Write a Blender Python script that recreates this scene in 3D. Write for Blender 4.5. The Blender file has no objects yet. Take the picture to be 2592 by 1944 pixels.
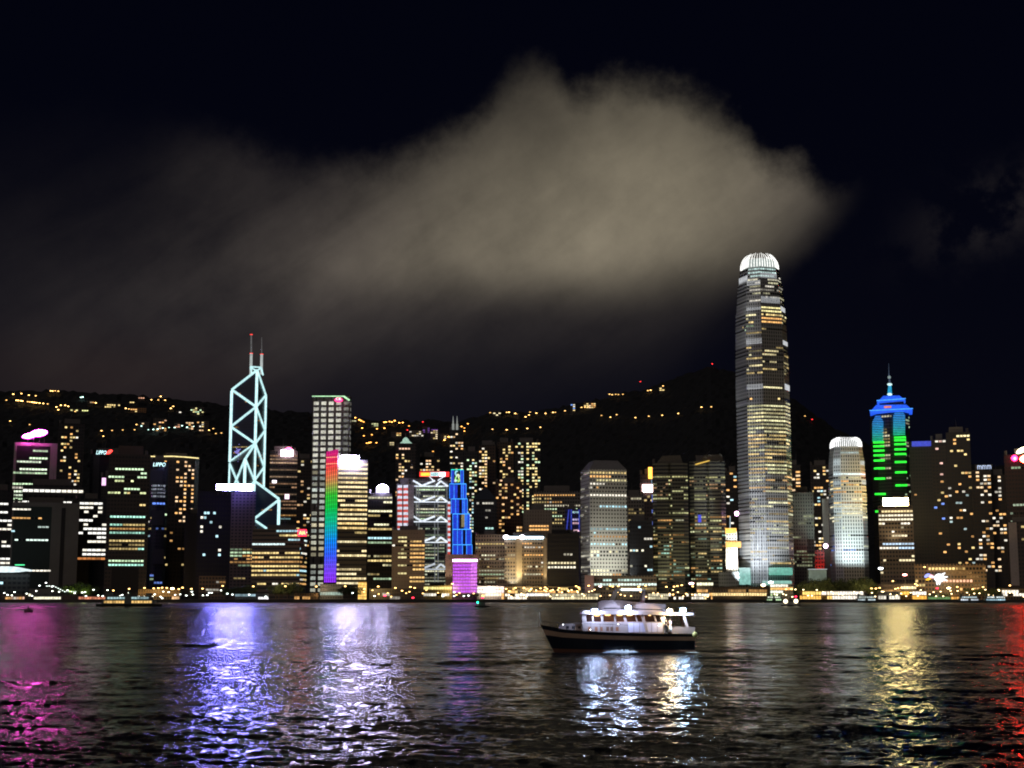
import bpy, bmesh, math, random
import numpy as np
from mathutils import Vector, Matrix
R = math.radians
sc = bpy.context.scene
COL = sc.collection
rng = random.Random(7)

# ------------------------------------------------------------ camera
CX, CY, FP, CAMH = 1296.0, 972.0, 3691.0, 7.0
PITCH = math.atan((1508 - CY) / FP)
SP, CP = math.sin(PITCH), math.cos(PITCH)
cam_d = bpy.data.cameras.new('camera')
cam = bpy.data.objects.new('camera', cam_d)
COL.objects.link(cam)
cam.location = (0, 0, CAMH)
cam.rotation_euler = (math.pi / 2 + PITCH, 0, 0)
cam_d.sensor_width = 36
cam_d.lens = 36 * FP / 2592
cam_d.clip_start = 0.5
cam_d.clip_end = 30000
sc.camera = cam


def P(x, y, D):
    """world point at depth D seen at photo pixel x, y"""
    u, v = (x - CX) / FP, (CY - y) / FP
    t = D / (CP - v * SP)
    return Vector((u * t, D, CAMH + (SP + v * CP) * t))


def proj(p):
    dy, dz = p[1], p[2] - CAMH
    f = dy * CP + dz * SP
    return CX + FP * p[0] / f, CY - FP * (-dy * SP + dz * CP) / f


def azel(xd, yd):
    """full-view measuring units (2212 wide) -> azimuth, elevation in degrees"""
    p = P(xd * 1.1718, yd * 1.1718, 1000.0)
    return math.degrees(math.atan2(p.x, p.y)), math.degrees(math.atan2(p.z - CAMH, math.hypot(p.x, p.y)))


# ------------------------------------------------------------ world: night sky with city-lit clouds
world = bpy.data.worlds.new('World')
sc.world = world
world.use_nodes = True
wt = world.node_tree
for n in list(wt.nodes):
    wt.nodes.remove(n)


class NB:
    """tiny node builder"""
    def __init__(self, tree):
        self.t = tree

    def new(self, typ, **kw):
        n = self.t.nodes.new(typ)
        for k, v in kw.items():
            setattr(n, k, v)
        return n

    def put(self, sock, v):
        if isinstance(v, bpy.types.NodeSocket):
            self.t.links.new(v, sock)
        else:
            sock.default_value = v

    def m(self, op, a, b=0.0, c=0.0, clamp=False):
        n = self.new('ShaderNodeMath', operation=op, use_clamp=clamp)
        self.put(n.inputs[0], a)
        self.put(n.inputs[1], b)
        if op in ('MULTIPLY_ADD', 'COMPARE', 'WRAP'):
            self.put(n.inputs[2], c)
        return n.outputs[0]

    def ss(self, v, lo, hi):
        n = self.new('ShaderNodeMapRange', interpolation_type='SMOOTHSTEP')
        self.put(n.inputs['Value'], v)
        self.put(n.inputs['From Min'], lo)
        self.put(n.inputs['From Max'], hi)
        return n.outputs[0]

    def noise(self, vec, scale, detail=3.0, rough=0.5, dist=0.0):
        n = self.new('ShaderNodeTexNoise')
        self.put(n.inputs['Vector'], vec)
        n.inputs['Scale'].default_value = scale
        n.inputs['Detail'].default_value = detail
        n.inputs['Roughness'].default_value = rough
        n.inputs['Distortion'].default_value = dist
        return n.outputs['Fac']

    def vscale(self, col, f):
        n = self.new('ShaderNodeVectorMath', operation='SCALE')
        self.put(n.inputs[0], col)
        self.put(n.inputs['Scale'], f)
        return n.outputs[0]

    def vadd(self, a, b):
        n = self.new('ShaderNodeVectorMath', operation='ADD')
        self.put(n.inputs[0], a)
        self.put(n.inputs[1], b)
        return n.outputs[0]

    def mix(self, f, a, b):
        n = self.new('ShaderNodeMix', data_type='RGBA')
        self.put(n.inputs[0], f)
        self.put(n.inputs[6], a)
        self.put(n.inputs[7], b)
        return n.outputs[2]


nb = NB(wt)
tc = nb.new('ShaderNodeTexCoord')
dirv = tc.outputs['Generated']
sep = nb.new('ShaderNodeSeparateXYZ')
wt.links.new(dirv, sep.inputs[0])
DEG = 180 / math.pi
az = nb.m('MULTIPLY', nb.m('ARCTAN2', sep.outputs[0], sep.outputs[1]), DEG)
el = nb.m('MULTIPLY', nb.m('ARCSINE', sep.outputs[2]), DEG)
n_big = nb.m('SUBTRACT', nb.noise(dirv, 9.0, 2.0), 0.5)
n_mid = nb.m('SUBTRACT', nb.noise(dirv, 26.0, 9.0, 0.62), 0.5)
n_fin = nb.m('SUBTRACT', nb.noise(dirv, 90.0, 5.0, 0.6), 0.5)
AZ0, AZ1, EL1 = -32.0, 32.0, 26.0
top = [(-900, 330), (-300, 230), (0, 190), (200, 175), (400, 225), (560, 285), (700, 322), (835, 322), (900, 280), (1000, 248),
       (1060, 190), (1110, 128), (1190, 122), (1240, 165), (1310, 146), (1390, 146), (1470, 165), (1590, 228),
       (1660, 318), (1730, 340), (1790, 385), (1870, 402), (1930, 470), (2000, 560), (2120, 660), (2212, 740), (2800, 820)]
fc = nb.new('ShaderNodeFloatCurve')
cm = fc.mapping
cv = cm.curves[0]
pts = sorted((((azel(x, y)[0] - AZ0) / (AZ1 - AZ0), azel(x, y)[1] / EL1) for x, y in top))
pts = [(min(max(a, 0.001), 0.999), b) for a, b in pts]
cv.points[0].location = (0.0, pts[0][1])
cv.points[1].location = (1.0, pts[-1][1])
for a, b in pts:
    q = cv.points.new(a, b)
for q in cv.points:
    q.handle_type = 'AUTO'
cm.update()
nb.put(fc.inputs['Value'], nb.m('DIVIDE', nb.m('SUBTRACT', az, AZ0), AZ1 - AZ0, clamp=True))
topel = nb.m('MULTIPLY', fc.outputs[0], EL1)
edge = nb.m('SUBTRACT', nb.m('ADD', topel, nb.m('ADD', nb.m('MULTIPLY', n_mid, 2.6), nb.m('MULTIPLY', n_fin, 0.5))), el)
mask = nb.ss(edge, -0.35, 1.75)


def gauss(xd, yd, sx, sy, rot=0.0):
    a0, e0 = azel(xd, yd)
    k = 3150 * math.pi / 180
    sa, se = sx / k, sy / k
    da, de = nb.m('SUBTRACT', az, a0), nb.m('SUBTRACT', el, e0)
    c, s = math.cos(R(rot)), math.sin(R(rot))
    p = nb.m('DIVIDE', nb.m('ADD', nb.m('MULTIPLY', da, c), nb.m('MULTIPLY', de, s)), sa)
    q = nb.m('DIVIDE', nb.m('SUBTRACT', nb.m('MULTIPLY', de, c), nb.m('MULTIPLY', da, s)), se)
    r2 = nb.m('ADD', nb.m('MULTIPLY', p, p), nb.m('MULTIPLY', q, q))
    return nb.m('EXPONENT', nb.m('MULTIPLY', r2, -0.5))


def tot(lst):
    r = None
    for g, amp in lst:
        v = nb.m('MULTIPLY', g, amp)
        r = v if r is None else nb.m('ADD', r, v)
    return r


e_lo, e_hi = azel(1300, 705)[1], azel(1300, 545)[1]
under = nb.ss(nb.m('ADD', el, nb.m('MULTIPLY', n_big, 1.6)), e_lo, e_hi)
main = nb.m('MULTIPLY', tot([(gauss(1390, 440, 235, 105, 10), 0.155), (gauss(1250, 570, 300, 62, 4), 0.075),
                             (gauss(1160, 310, 200, 110, 30), 0.045), (gauss(1420, 270, 150, 100, -25), 0.05),
                             (gauss(960, 480, 170, 100, 30), 0.042)]),
            nb.m('MULTIPLY_ADD', under, 0.9, 0.1))
tail = tot([(gauss(770, 490, 220, 120, 22), 0.022), (gauss(1080, 620, 380, 110), 0.016), (gauss(560, 640, 360, 120, 10), 0.011),
            (gauss(470, 370, 110, 60, 20), 0.010), (gauss(200, 620, 300, 190), 0.0035), (gauss(1730, 440, 110, 100, -20), 0.030)])
_a0, _e0 = azel(1880, 400)
_a1, _e1 = azel(1760, 400)
slant = nb.m('ADD', nb.m('ADD', az, nb.m('MULTIPLY', nb.m('SUBTRACT', _e0, el), 0.95)), nb.m('MULTIPLY', n_mid, 1.6))
rcut = nb.ss(slant, _a0 + 0.6, _a1 - 0.8)
cmb = nb.new('ShaderNodeCombineXYZ')
_c, _s = math.cos(R(33)), math.sin(R(33))
nb.put(cmb.inputs[0], nb.m('MULTIPLY', nb.m('ADD', nb.m('MULTIPLY', az, _c), nb.m('MULTIPLY', el, _s)), 0.16))
nb.put(cmb.inputs[1], nb.m('MULTIPLY', nb.m('SUBTRACT', nb.m('MULTIPLY', el, _c), nb.m('MULTIPLY', az, _s)), 0.55))
n_dir = nb.m('SUBTRACT', nb.noise(cmb.outputs[0], 1.0, 6.0, 0.55, 0.4), 0.5)
mask = nb.m('MULTIPLY', mask, rcut)
texv = nb.m('MAXIMUM', nb.m('ADD', nb.m('MULTIPLY_ADD', n_mid, 1.0, 1.0), nb.m('ADD', nb.m('MULTIPLY', n_big, 0.8), nb.m('MULTIPLY', n_dir, 1.5))), 0.05)
side = nb.m('MULTIPLY', nb.m('MULTIPLY', gauss(2150, 455, 105, 48, 18), 0.014), nb.ss(n_mid, -0.1, 0.12))
c_main = nb.vscale((1.0, 0.86, 0.60), nb.m('MULTIPLY', nb.m('MULTIPLY', main, mask), nb.m('ADD', nb.m('MULTIPLY_ADD', n_mid, 0.7, 1.0), nb.m('MULTIPLY', n_dir, 0.5))))
c_tail = nb.vscale((1.0, 0.83, 0.70), nb.m('MULTIPLY', nb.m('MULTIPLY', tail, mask), texv))
c_side = nb.vscale((1.0, 0.84, 0.76), side)
c_hor = nb.vscale((1.0, 0.88, 1.0), nb.m('MULTIPLY', gauss(420, 860, 560, 190), 0.0046))
c_amb = nb.vscale((1.0, 0.5, 0.22), nb.m('MULTIPLY', gauss(230, 815, 240, 60), 0.008))
sky = nb.new('ShaderNodeTexSky', sky_type='NISHITA')
sky.sun_disc = False
sky.sun_elevation = R(-8)
sky.sun_rotation = R(160)
c_sky = nb.vadd(nb.vscale(sky.outputs[0], 0.02), nb.mix(nb.ss(el, 0.0, 22.0), (0.0020, 0.0022, 0.0055, 1), (0.0008, 0.0011, 0.0040, 1)))
tot_c = c_sky
for c in (c_main, c_tail, c_side, c_hor, c_amb):
    tot_c = nb.vadd(tot_c, c)
bg = nb.new('ShaderNodeBackground')
wt.links.new(tot_c, bg.inputs[0])
bg.inputs[1].default_value = 1.05
wo = nb.new('ShaderNodeOutputWorld')
wt.links.new(bg.outputs[0], wo.inputs[0])
world.cycles.sampling_method = 'MANUAL'
world.cycles.sample_map_resolution = 512

# faint general glow of the city on this side of the harbour, behind the camera
sd = bpy.data.lights.new('city_glow', 'SUN')
sun = bpy.data.objects.new('city_glow', sd)
COL.objects.link(sun)
sd.energy = 0.30
sd.angle = R(30)
sd.color = (1.0, 0.84, 0.74)
sun.rotation_euler = (R(62), 0, R(-28))

sc.view_settings.view_transform = 'Standard'
sc.view_settings.look = 'None'
sc.view_settings.exposure = 0.0
sc.view_settings.gamma = 1.0
sc.cycles.use_denoising = True
sc.cycles.adaptive_threshold = 0.004
sc.cycles.max_bounces = 5
sc.cycles.diffuse_bounces = 2
sc.cycles.glossy_bounces = 3
sc.cycles.sample_clamp_indirect = 30
sc.cycles.filter_width = 1.9
sc.cycles.caustics_reflective = False


# ------------------------------------------------------------ materials
MATS = {}


def principled(name):
    m = bpy.data.materials.new(name)
    m.use_nodes = True
    return m, m.node_tree.nodes['Principled BSDF'], NB(m.node_tree)


def plain(name, col, rough=0.6, metal=0.0, var=0.25, scale=0.6):
    key = ('p', name)
    if key in MATS:
        return MATS[key]
    m, b, n = principled(name)
    t = n.new('ShaderNodeTexCoord')
    f = n.noise(t.outputs['Object'], scale, 4.0)
    c = n.mix(f, tuple(x * (1 - var) for x in col) + (1,), tuple(min(1, x * (1 + var)) for x in col) + (1,))
    n.put(b.inputs['Base Color'], c)
    b.inputs['Roughness'].default_value = rough
    b.inputs['Metallic'].default_value = metal
    MATS[key] = m
    return m


def emis(col, s, sample=True, name='lit_panel'):
    key = ('e', col, s, sample)
    if key in MATS:
        return MATS[key]
    m, b, n = principled(name)
    b.inputs['Base Color'].default_value = (0.05, 0.05, 0.05, 1)
    t = n.new('ShaderNodeTexCoord')
    f = n.noise(t.outputs['Object'], 0.35, 2.0)
    b.inputs['Emission Color'].default_value = tuple(col) + (1,)
    n.put(b.inputs['Emission Strength'], n.m('MULTIPLY', n.m('MULTIPLY_ADD', f, 1.1, 0.45), s))
    m.cycles.emission_sampling = 'FRONT' if sample else 'NONE'
    MATS[key] = m
    return m


def glow_mat():
    m, b, n = principled('window_glass')
    b.inputs['Base Color'].default_value = (0.02, 0.022, 0.025, 1)
    b.inputs['Roughness'].default_value = 0.25
    a = n.new('ShaderNodeAttribute', attribute_name='glow')
    t = n.new('ShaderNodeTexCoord')
    f = n.noise(t.outputs['Object'], 0.55, 3.0, 0.7)
    n.put(b.inputs['Emission Color'], n.vscale(a.outputs['Color'], n.m('MULTIPLY_ADD', f, 2.6, -0.3, clamp=False)))
    b.inputs['Emission Strength'].default_value = 1.0
    m.cycles.emission_sampling = 'NONE'
    return m


GLOW = glow_mat()


def wall_mat(col, fh=4.0, bay=3.2, wu=0.62, wv=0.5, glass=(0.018, 0.02, 0.026), rough=0.55, metal=0.0):
    key = ('w', col, fh, bay, wu, wv, glass)
    if key in MATS:
        return MATS[key]
    m, b, n = principled('facade')
    uv = n.new('ShaderNodeUVMap')
    s = n.new('ShaderNodeSeparateXYZ')
    m.node_tree.links.new(uv.outputs[0], s.inputs[0])
    fu = n.m('FRACT', n.m('DIVIDE', s.outputs[0], bay))
    fv = n.m('FRACT', n.m('DIVIDE', s.outputs[1], fh))
    mu = n.m('LESS_THAN', n.m('ABSOLUTE', n.m('SUBTRACT', fu, 0.5)), wu / 2)
    mv = n.m('LESS_THAN', n.m('ABSOLUTE', n.m('SUBTRACT', fv, 0.5)), wv / 2)
    g = n.m('MULTIPLY', mu, mv)
    t = n.new('ShaderNodeTexCoord')
    f = n.noise(t.outputs['Object'], 0.04, 5.0, 0.7)
    lo, hi = tuple(x * 0.7 for x in col) + (1,), tuple(min(1, x * 1.25) for x in col) + (1,)
    n.put(b.inputs['Base Color'], n.mix(g, n.mix(f, lo, hi), glass + (1,)))
    n.put(b.inputs['Roughness'], n.m('MULTIPLY_ADD', g, 0.3 - rough, rough))
    b.inputs['Metallic'].default_value = metal
    MATS[key] = m
    return m


# ------------------------------------------------------------ object helpers
def mesh_obj(name, verts, faces, mat=None, parent=None, uvs=None, glow=None, smooth=False, mats=None, midx=None):
    me = bpy.data.meshes.new(name)
    me.from_pydata([tuple(v) for v in verts], [], faces)
    if uvs is not None:
        l = me.uv_layers.new(name='UVMap')
        l.data.foreach_set('uv', np.array([uvs[i] for f in faces for i in f] if len(uvs) == len(verts) else uvs, dtype=np.float32).ravel())
    if glow is not None:
        a = me.attributes.new('glow', 'FLOAT_COLOR', 'POINT')
        a.data.foreach_set('color', np.array(glow, dtype=np.float32).ravel())
    if mats:
        for mm in mats:
            me.materials.append(mm)
        if midx is not None:
            me.polygons.foreach_set('material_index', midx)
    elif mat:
        me.materials.append(mat)
    if smooth:
        me.polygons.foreach_set('use_smooth', [True] * len(me.polygons))
    o = bpy.data.objects.new(name, me)
    COL.objects.link(o)
    if parent is not None:
        o.parent = parent
        o.matrix_parent_inverse = Matrix.Identity(4)
    return o


def root(name, label, cat, loc, group=None):
    o = bpy.data.objects.new(name, None)
    o.empty_display_size = 1
    COL.objects.link(o)
    o.location = loc
    o['label'] = label
    o['category'] = cat
    if group:
        o['group'] = group
    return o


def tag(o, label=None, cat=None, group=None, kind=None):
    if label: o['label'] = label
    if cat: o['category'] = cat
    if group: o['group'] = group
    if kind: o['kind'] = kind
    return o


BOXF = [(0, 3, 2, 1), (4, 5, 6, 7), (0, 1, 5, 4), (1, 2, 6, 5), (2, 3, 7, 6), (3, 0, 4, 7)]


class Mesh:
    """collects boxes, prisms and beams into one mesh"""
    def __init__(self):
        self.v, self.f, self.mi = [], [], []

    def quad8(self, c, mi=0):
        b = len(self.v)
        self.v += c
        for f in BOXF:
            self.f.append(tuple(b + i for i in f))
            self.mi.append(mi)

    def box(self, o, ex, ey, ez, a, b, mi=0):
        """box between local corners a and b in frame o, ex, ey, ez"""
        c = []
        for z in (a[2], b[2]):
            for x, y in ((a[0], a[1]), (b[0], a[1]), (b[0], b[1]), (a[0], b[1])):
                c.append(o + ex * x + ey * y + ez * z)
        self.quad8(c, mi)

    def beam(self, p, q, r, r2=None, sides=6, mi=0, caps=True):
        p, q = Vector(p), Vector(q)
        d = (q - p).normalized()
        a = Vector((0, 0, 1)) if abs(d.z) < 0.9 else Vector((1, 0, 0))
        s = d.cross(a).normalized()
        t = d.cross(s)
        b = len(self.v)
        for c, rr in ((p, r), (q, r if r2 is None else r2)):
            for i in range(sides):
                an = 2 * math.pi * (i + .5) / sides
                self.v.append(c + (s * math.cos(an) + t * math.sin(an)) * rr)
        for i in range(sides):
            j = (i + 1) % sides
            self.f.append((b + i, b + j, b + sides + j, b + sides + i))
            self.mi.append(mi)
        if caps:
            self.f.append(tuple(b + i for i in reversed(range(sides))))
            self.f.append(tuple(b + sides + i for i in range(sides)))
            self.mi += [mi, mi]

    def loft(self, rings, mi=0, cap=True):
        b = len(self.v)
        n = len(rings[0])
        for r in rings:
            self.v += [Vector(p) for p in r]
        for k in range(len(rings) - 1):
            for i in range(n):
                j = (i + 1) % n
                self.f.append((b + k * n + i, b + k * n + j, b + (k + 1) * n + j, b + (k + 1) * n + i))
                self.mi.append(mi)
        if cap:
            self.f.append(tuple(b + i for i in reversed(range(n))))
            e = b + (len(rings) - 1) * n
            self.f.append(tuple(e + i for i in range(n)))
            self.mi += [mi, mi]

    def ball(self, c, r, seg=10, rin=6, sq=(1, 1, 1), mi=0):
        rings = []
        for k in range(rin + 1):
            th = -math.pi / 2 + math.pi * k / rin
            rr = max(math.cos(th), 0.02) * r
            rings.append([Vector((c[0] + rr * math.cos(2 * math.pi * i / seg) * sq[0], c[1] + rr * math.sin(2 * math.pi * i / seg) * sq[1],
                                  c[2] + r * math.sin(th) * sq[2])) for i in range(seg)])
        self.loft(rings, mi)

    def build(self, name, mat, parent=None, origin=None, smooth=False, mats=None):
        v = self.v
        if origin is None and parent is not None:
            origin = wloc(parent)
        if origin is not None:
            v = [Vector(p) - origin for p in v]
        o = mesh_obj(name, v, self.f, mat, parent, smooth=smooth, mats=mats, midx=self.mi if mats else None)
        if parent is None and origin is not None:
            o.location = origin
        return o


def wloc(o):
    p = Vector((0, 0, 0))
    while o is not None:
        p += Vector(o.location)
        o = o.parent
    return p


def text(body, w, h, mat, parent, centre, er, up=Vector((0, 0, 1)), name='lettering', shear=0.0, depth=0.3):
    cu = bpy.data.curves.new('t', 'FONT')
    cu.body = body
    cu.align_x, cu.align_y = 'CENTER', 'CENTER'
    cu.extrude = depth
    cu.shear = shear
    cu.resolution_u = 2
    to = bpy.data.objects.new('t', cu)
    COL.objects.link(to)
    bpy.context.view_layer.update()
    me = bpy.data.meshes.new_from_object(to.evaluated_get(bpy.context.evaluated_depsgraph_get()))
    bpy.data.objects.remove(to)
    co = np.empty(len(me.vertices) * 3)
    me.vertices.foreach_get('co', co)
    co = co.reshape(-1, 3)
    mn, mx = co.min(0), co.max(0)
    n = er.cross(up)
    org = wloc(parent)
    out = []
    for c in co:
        a = (c[0] - (mn[0] + mx[0]) / 2) / (mx[0] - mn[0]) * w
        b = (c[1] - (mn[1] + mx[1]) / 2) / (mx[1] - mn[1]) * h
        out.append(centre + er * a + up * b + n * c[2] - org)
    me.vertices.foreach_set('co', np.array([tuple(v) for v in out]).ravel())
    me.materials.clear()
    me.materials.append(mat)
    me.update()
    o = bpy.data.objects.new(name, me)
    COL.objects.link(o)
    o.parent = parent
    return o


UPV = Vector((0, 0, 1))
# ------------------------------------------------------------ window light styles
YEL, GRN, WHT, ORG, COO, GLD, PNK, BLU = (1, .74, .30), (.72, 1, .62), (1, .93, .78), (1, .52, .17), (.55, .9, 1), (1, .62, .2), (1, .6, .5), (.2, .35, 1)


def office(pf, pc, cols, lo=.25, hi=.8, run=5):
    def f(r, nbay, k, e):
        out = [None] * nbay
        if r.random() > pf:
            return out
        c, lv = r.choice(cols), r.uniform(lo, hi)
        i = 0
        while i < nbay:
            n = max(1, int(r.expovariate(1 / run)))
            if r.random() < pc:
                c2 = c if r.random() < .8 else r.choice(cols)
                l2 = lv * r.uniform(.6, 1.25)
                for j in range(i, min(nbay, i + n)):
                    g = l2 * r.uniform(.6, 1.25)
                    out[j] = tuple(g * q for q in c2)
            i += n
        return out
    return f


def resi(p, cols, lo=.25, hi=1.0):
    def f(r, nbay, k, e):
        out = [None] * nbay
        for i in range(nbay):
            bias = ((i * 7 + e * 3) % 5) / 5 + .5
            if r.random() < p * bias:
                g = r.uniform(lo, hi) ** 1.2
                c = r.choice(cols)
                out[i] = tuple(g * q for q in c)
        return out
    return f


def fixed(c, s=.6, jit=.3):
    def f(r, nbay, k, e):
        return [tuple(g * q for q in c) for g in (s * r.uniform(1 - jit, 1 + jit) for _ in range(nbay))]
    return f


def winquad(V, F, G, c, t, n, w, h, col, off=.12, upv=Vector((0, 0, 1))):
    b = len(V)
    a1, a2 = t * (w / 2), upv * (h / 2)
    for o in (n * off, n * -.05):
        for s1, s2 in ((-1, -1), (1, -1), (1, 1), (-1, 1)):
            V.append(c + a1 * s1 + a2 * s2 + o)
    F += [(b, b + 1, b + 2, b + 3), (b + 4, b + 5, b + 1, b), (b + 5, b + 6, b + 2, b + 1), (b + 6, b + 7, b + 3, b + 2), (b + 7, b + 4, b, b + 3)]
    G += [col + (1,)] * 8


def ribbon(cells, h, ww, wmat, parent, name='window_row', off=.12):
    """one continuous glazing band: lit panes, dark panes and piers between them. cells: (centre, t, n, baywidth, colour or None)"""
    V, F, MI, GL = [], [], [], []

    def station(p, n):
        b = len(V)
        a = UPV * (h / 2)
        V.extend([p - a - n * .05, p - a + n * off, p + a + n * off, p + a - n * .05])
        return b

    def join(a, b, mi, col):
        for k in range(3):
            F.append((a + k, b + k, b + k + 1, a + k + 1))
            MI.append(mi)
            GL.extend([(col + (1,)) if col else (0, 0, 0, 1)] * 4)
    last = None
    for c, t, n, bw, col in cells:
        s0 = station(c - t * (bw * ww / 2), n)
        s1 = station(c + t * (bw * ww / 2), n)
        if last is not None:
            join(last, s0, 1, None)
        join(s0, s1, 0, col)
        last = s1
    me = bpy.data.meshes.new(name)
    me.from_pydata([tuple(v) for v in V], [], F)
    a = me.attributes.new('glow', 'FLOAT_COLOR', 'CORNER')
    a.data.foreach_set('color', np.array(GL, dtype=np.float32).ravel())
    me.materials.append(GLOW)
    me.materials.append(wmat)
    me.polygons.foreach_set('material_index', MI)
    o = bpy.data.objects.new(name, me)
    COL.objects.link(o)
    o.parent = parent
    return o


def frame(x, y, D):
    """local axes of a building: er to the right across the view line, ed away from the viewer"""
    p = P(x, y, D)
    p.z = 0
    ed = Vector((p.x, p.y, 0)).normalized()
    return p, Vector((ed.y, -ed.x, 0)), ed


def rect_poly(W, dep, yaw):
    a = R(yaw)
    w = (W - dep * abs(math.sin(a))) / math.cos(a)
    pts = [(-w / 2, -dep / 2), (w / 2, -dep / 2), (w / 2, dep / 2), (-w / 2, dep / 2)]
    return [(x * math.cos(a) - y * math.sin(a), x * math.sin(a) + y * math.cos(a)) for x, y in pts]


def chamfer_poly(m, c, yaw):
    """square with four main faces m and four corner faces c"""
    k = c / math.sqrt(2)
    h = m / 2
    q = h + k
    pts = [(-h, -q), (h, -q), (q, -h), (q, h), (h, q), (-h, q), (-q, h), (-q, -h)]
    a = R(yaw)
    return [(x * math.cos(a) - y * math.sin(a), x * math.sin(a) + y * math.cos(a)) for x, y in pts]


TOWERS = {}


def tower(label, x0, x1, yt, D, dep=34, yaw=0, wall=(.16, .14, .13), fh=4.0, bay=3.2, bands=(), name='office_tower', cat='office tower',
          group=None, poly=None, prof=None, cells=False, base=3.0, ww=.8, wh=.5, wu=.62, wv=.5, plant=True, yref=None, seed=None, glass=(.018, .02, .026), key=None, rowname='window_row', mat=None):
    yr = yref if yref is not None else (yt + 1480) / 2
    pl, pr = P(x0, yr, D), P(x1, yr, D)
    xc = (x0 + x1) / 2
    o0, er, ed = frame(xc, yr, D)
    W = (pr - pl).length * math.cos(math.atan2(o0.x, o0.y)) 
    if poly is None:
        poly = rect_poly(W, dep, yaw)
    mnx, mxx = min(p[0] for p in poly), max(p[0] for p in poly)
    mny = min(p[1] for p in poly)
    s = W / (mxx - mnx)
    poly = [((p[0] - (mnx + mxx) / 2) * s, (p[1] - mny) * s) for p in poly]
    cxp, cyp = 0.0, sum(p[1] for p in poly) / len(poly)
    ztop = P(xc, yt, D).z
    H = ztop - base
    r = random.Random(seed if seed is not None else int(x0 * 31 + yt))
    gain = 2.0 if base <= 3.0 and D > 1575 else 2.0 if base > 3 else 2.8
    rt = root(name, label, cat, (o0.x, o0.y, base), group)
    org = Vector((o0.x, o0.y, base))

    def at(px, py, z, k=1.0):
        return er * ((px - cxp) * k + cxp) + ed * ((py - cyp) * k + cyp) + Vector((0, 0, z - base))
    levels = [(base, 1.0), (ztop, 1.0)] if prof is None else [(P(xc, y, D).z if y is not None else base, k) for y, k in prof]
    V, F, UV = [], [], []
    n = len(poly)
    per = [0]
    for i in range(n):
        a, b = poly[i], poly[(i + 1) % n]
        per.append(per[-1] + math.hypot(b[0] - a[0], b[1] - a[1]))
    for i in range(n):
        a, b = poly[i], poly[(i + 1) % n]
        for (z0, k0), (z1, k1) in zip(levels, levels[1:]):
            bi = len(V)
            V += [at(*a, z0, k0), at(*b, z0, k0), at(*b, z1, k1), at(*a, z1, k1)]
            UV += [(per[i], z0 - base), (per[i + 1], z0 - base), (per[i + 1], z1 - base), (per[i], z1 - base)]
            F.append((bi, bi + 1, bi + 2, bi + 3))
    bi = len(V)
    V += [at(*p, levels[-1][0], levels[-1][1]) for p in poly]
    UV += [(0.01, 0.01)] * n
    F.append(tuple(range(bi, bi + n)))
    body = mesh_obj('facade', V, F, mat or wall_mat(wall, fh, bay, wu, wv, glass), rt, uvs=UV)

    def scale_at(z):
        for (z0, k0), (z1, k1) in zip(levels, levels[1:]):
            if z0 <= z <= z1 and z1 > z0:
                return k0 + (k1 - k0) * (z - z0) / (z1 - z0)
        return levels[-1][1]
    nf = int(H / fh)
    cellw = []
    for k in range(nf):
        z = base + (k + .5) * fh
        kk = scale_at(z)
        seq = []
        row = {}
        for e in range(n):
            a, b = poly[e], poly[(e + 1) % n]
            pa, pb = at(*a, z, kk), at(*b, z, kk)
            t = (pb - pa)
            L = t.length
            if L < bay * .8:
                continue
            t = t / L
            nrm = Vector((t.y, -t.x, 0))
            if nrm.dot(ed) > -.1:
                continue
            nbay = max(1, int(L / bay))
            bw = L / nbay
            for i in range(nbay):
                c = pa + t * (bw * (i + .5))
                px, py = proj(c + org)
                lit = None
                for bd in bands:
                    ya, yb, xa, xb, st = bd[:5]
                    if ya <= py <= yb and xa <= px <= xb and (len(bd) < 6 or e in bd[5]):
                        kq = (id(st), e)
                        if kq not in row:
                            row[kq] = st(r, nbay, k, e)
                        col = row[kq][i]
                        if col is not None:
                            g_ = min(gain, 1.35 / max(col))
                            col = tuple(g_ * q for q in col)
                        if col is not None:
                            if cells:
                                cellw.append((c, t, nrm, bw * ww, fh * wh, col))
                            else:
                                lit = col
                        break
                seq.append((c, t, nrm, bw, lit))
        on = [i for i, q in enumerate(seq) if q[4] is not None]
        if on:
            ribbon(seq[on[0]:on[-1] + 1], fh * wh, ww, mat or wall_mat(wall, fh, bay, wu, wv, glass), rt, rowname)
    if cellw:
        cellw.sort(key=lambda q: -sum(q[5]))
        for q in cellw[:100]:
            V, F, G = [], [], []
            winquad(V, F, G, *q)
            mesh_obj('window', V, F, GLOW, rt, glow=G)
        if len(cellw) > 100:
            V, F, G = [], [], []
            for q in cellw[100:]:
                winquad(V, F, G, *q)
            o = mesh_obj('window_field', V, F, GLOW, rt, glow=G)
            o['kind'] = 'stuff'
    if plant:
        k1 = levels[-1][1]
        m = Mesh()
        xs, ys = W * .5 * k1, max(p[1] for p in poly)
        h1 = min(7, H * .05) + 1
        zt = levels[-1][0] - base
        a = r.uniform(-.75, -.35)
        b = r.uniform(.3, .75)
        m.box(Vector((0, 0, 0)), er, ed, Vector((0, 0, 1)), (xs * a, ys * .3, zt), (xs * b, ys * .75, zt + h1))
        m.build('roof_plant', plain('plant_render', (.12, .11, .105)), rt, origin=Vector((0, 0, 0)))
        c0_ = er * (xs * (a + b) / 2) + ed * (ys * .45) + Vector((0, 0, zt + h1))
        if r.random() < .75:
            m = Mesh()
            m.beam(c0_ + er * r.uniform(-4, 4), c0_ + er * r.uniform(-4, 4) + Vector((0, 0, r.uniform(5, 12))), .25, .12, 5)
            m.build('antenna', plain('plant_render', (.12, .11, .105)), rt, origin=Vector((0, 0, 0)))
        m = Mesh()
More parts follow.
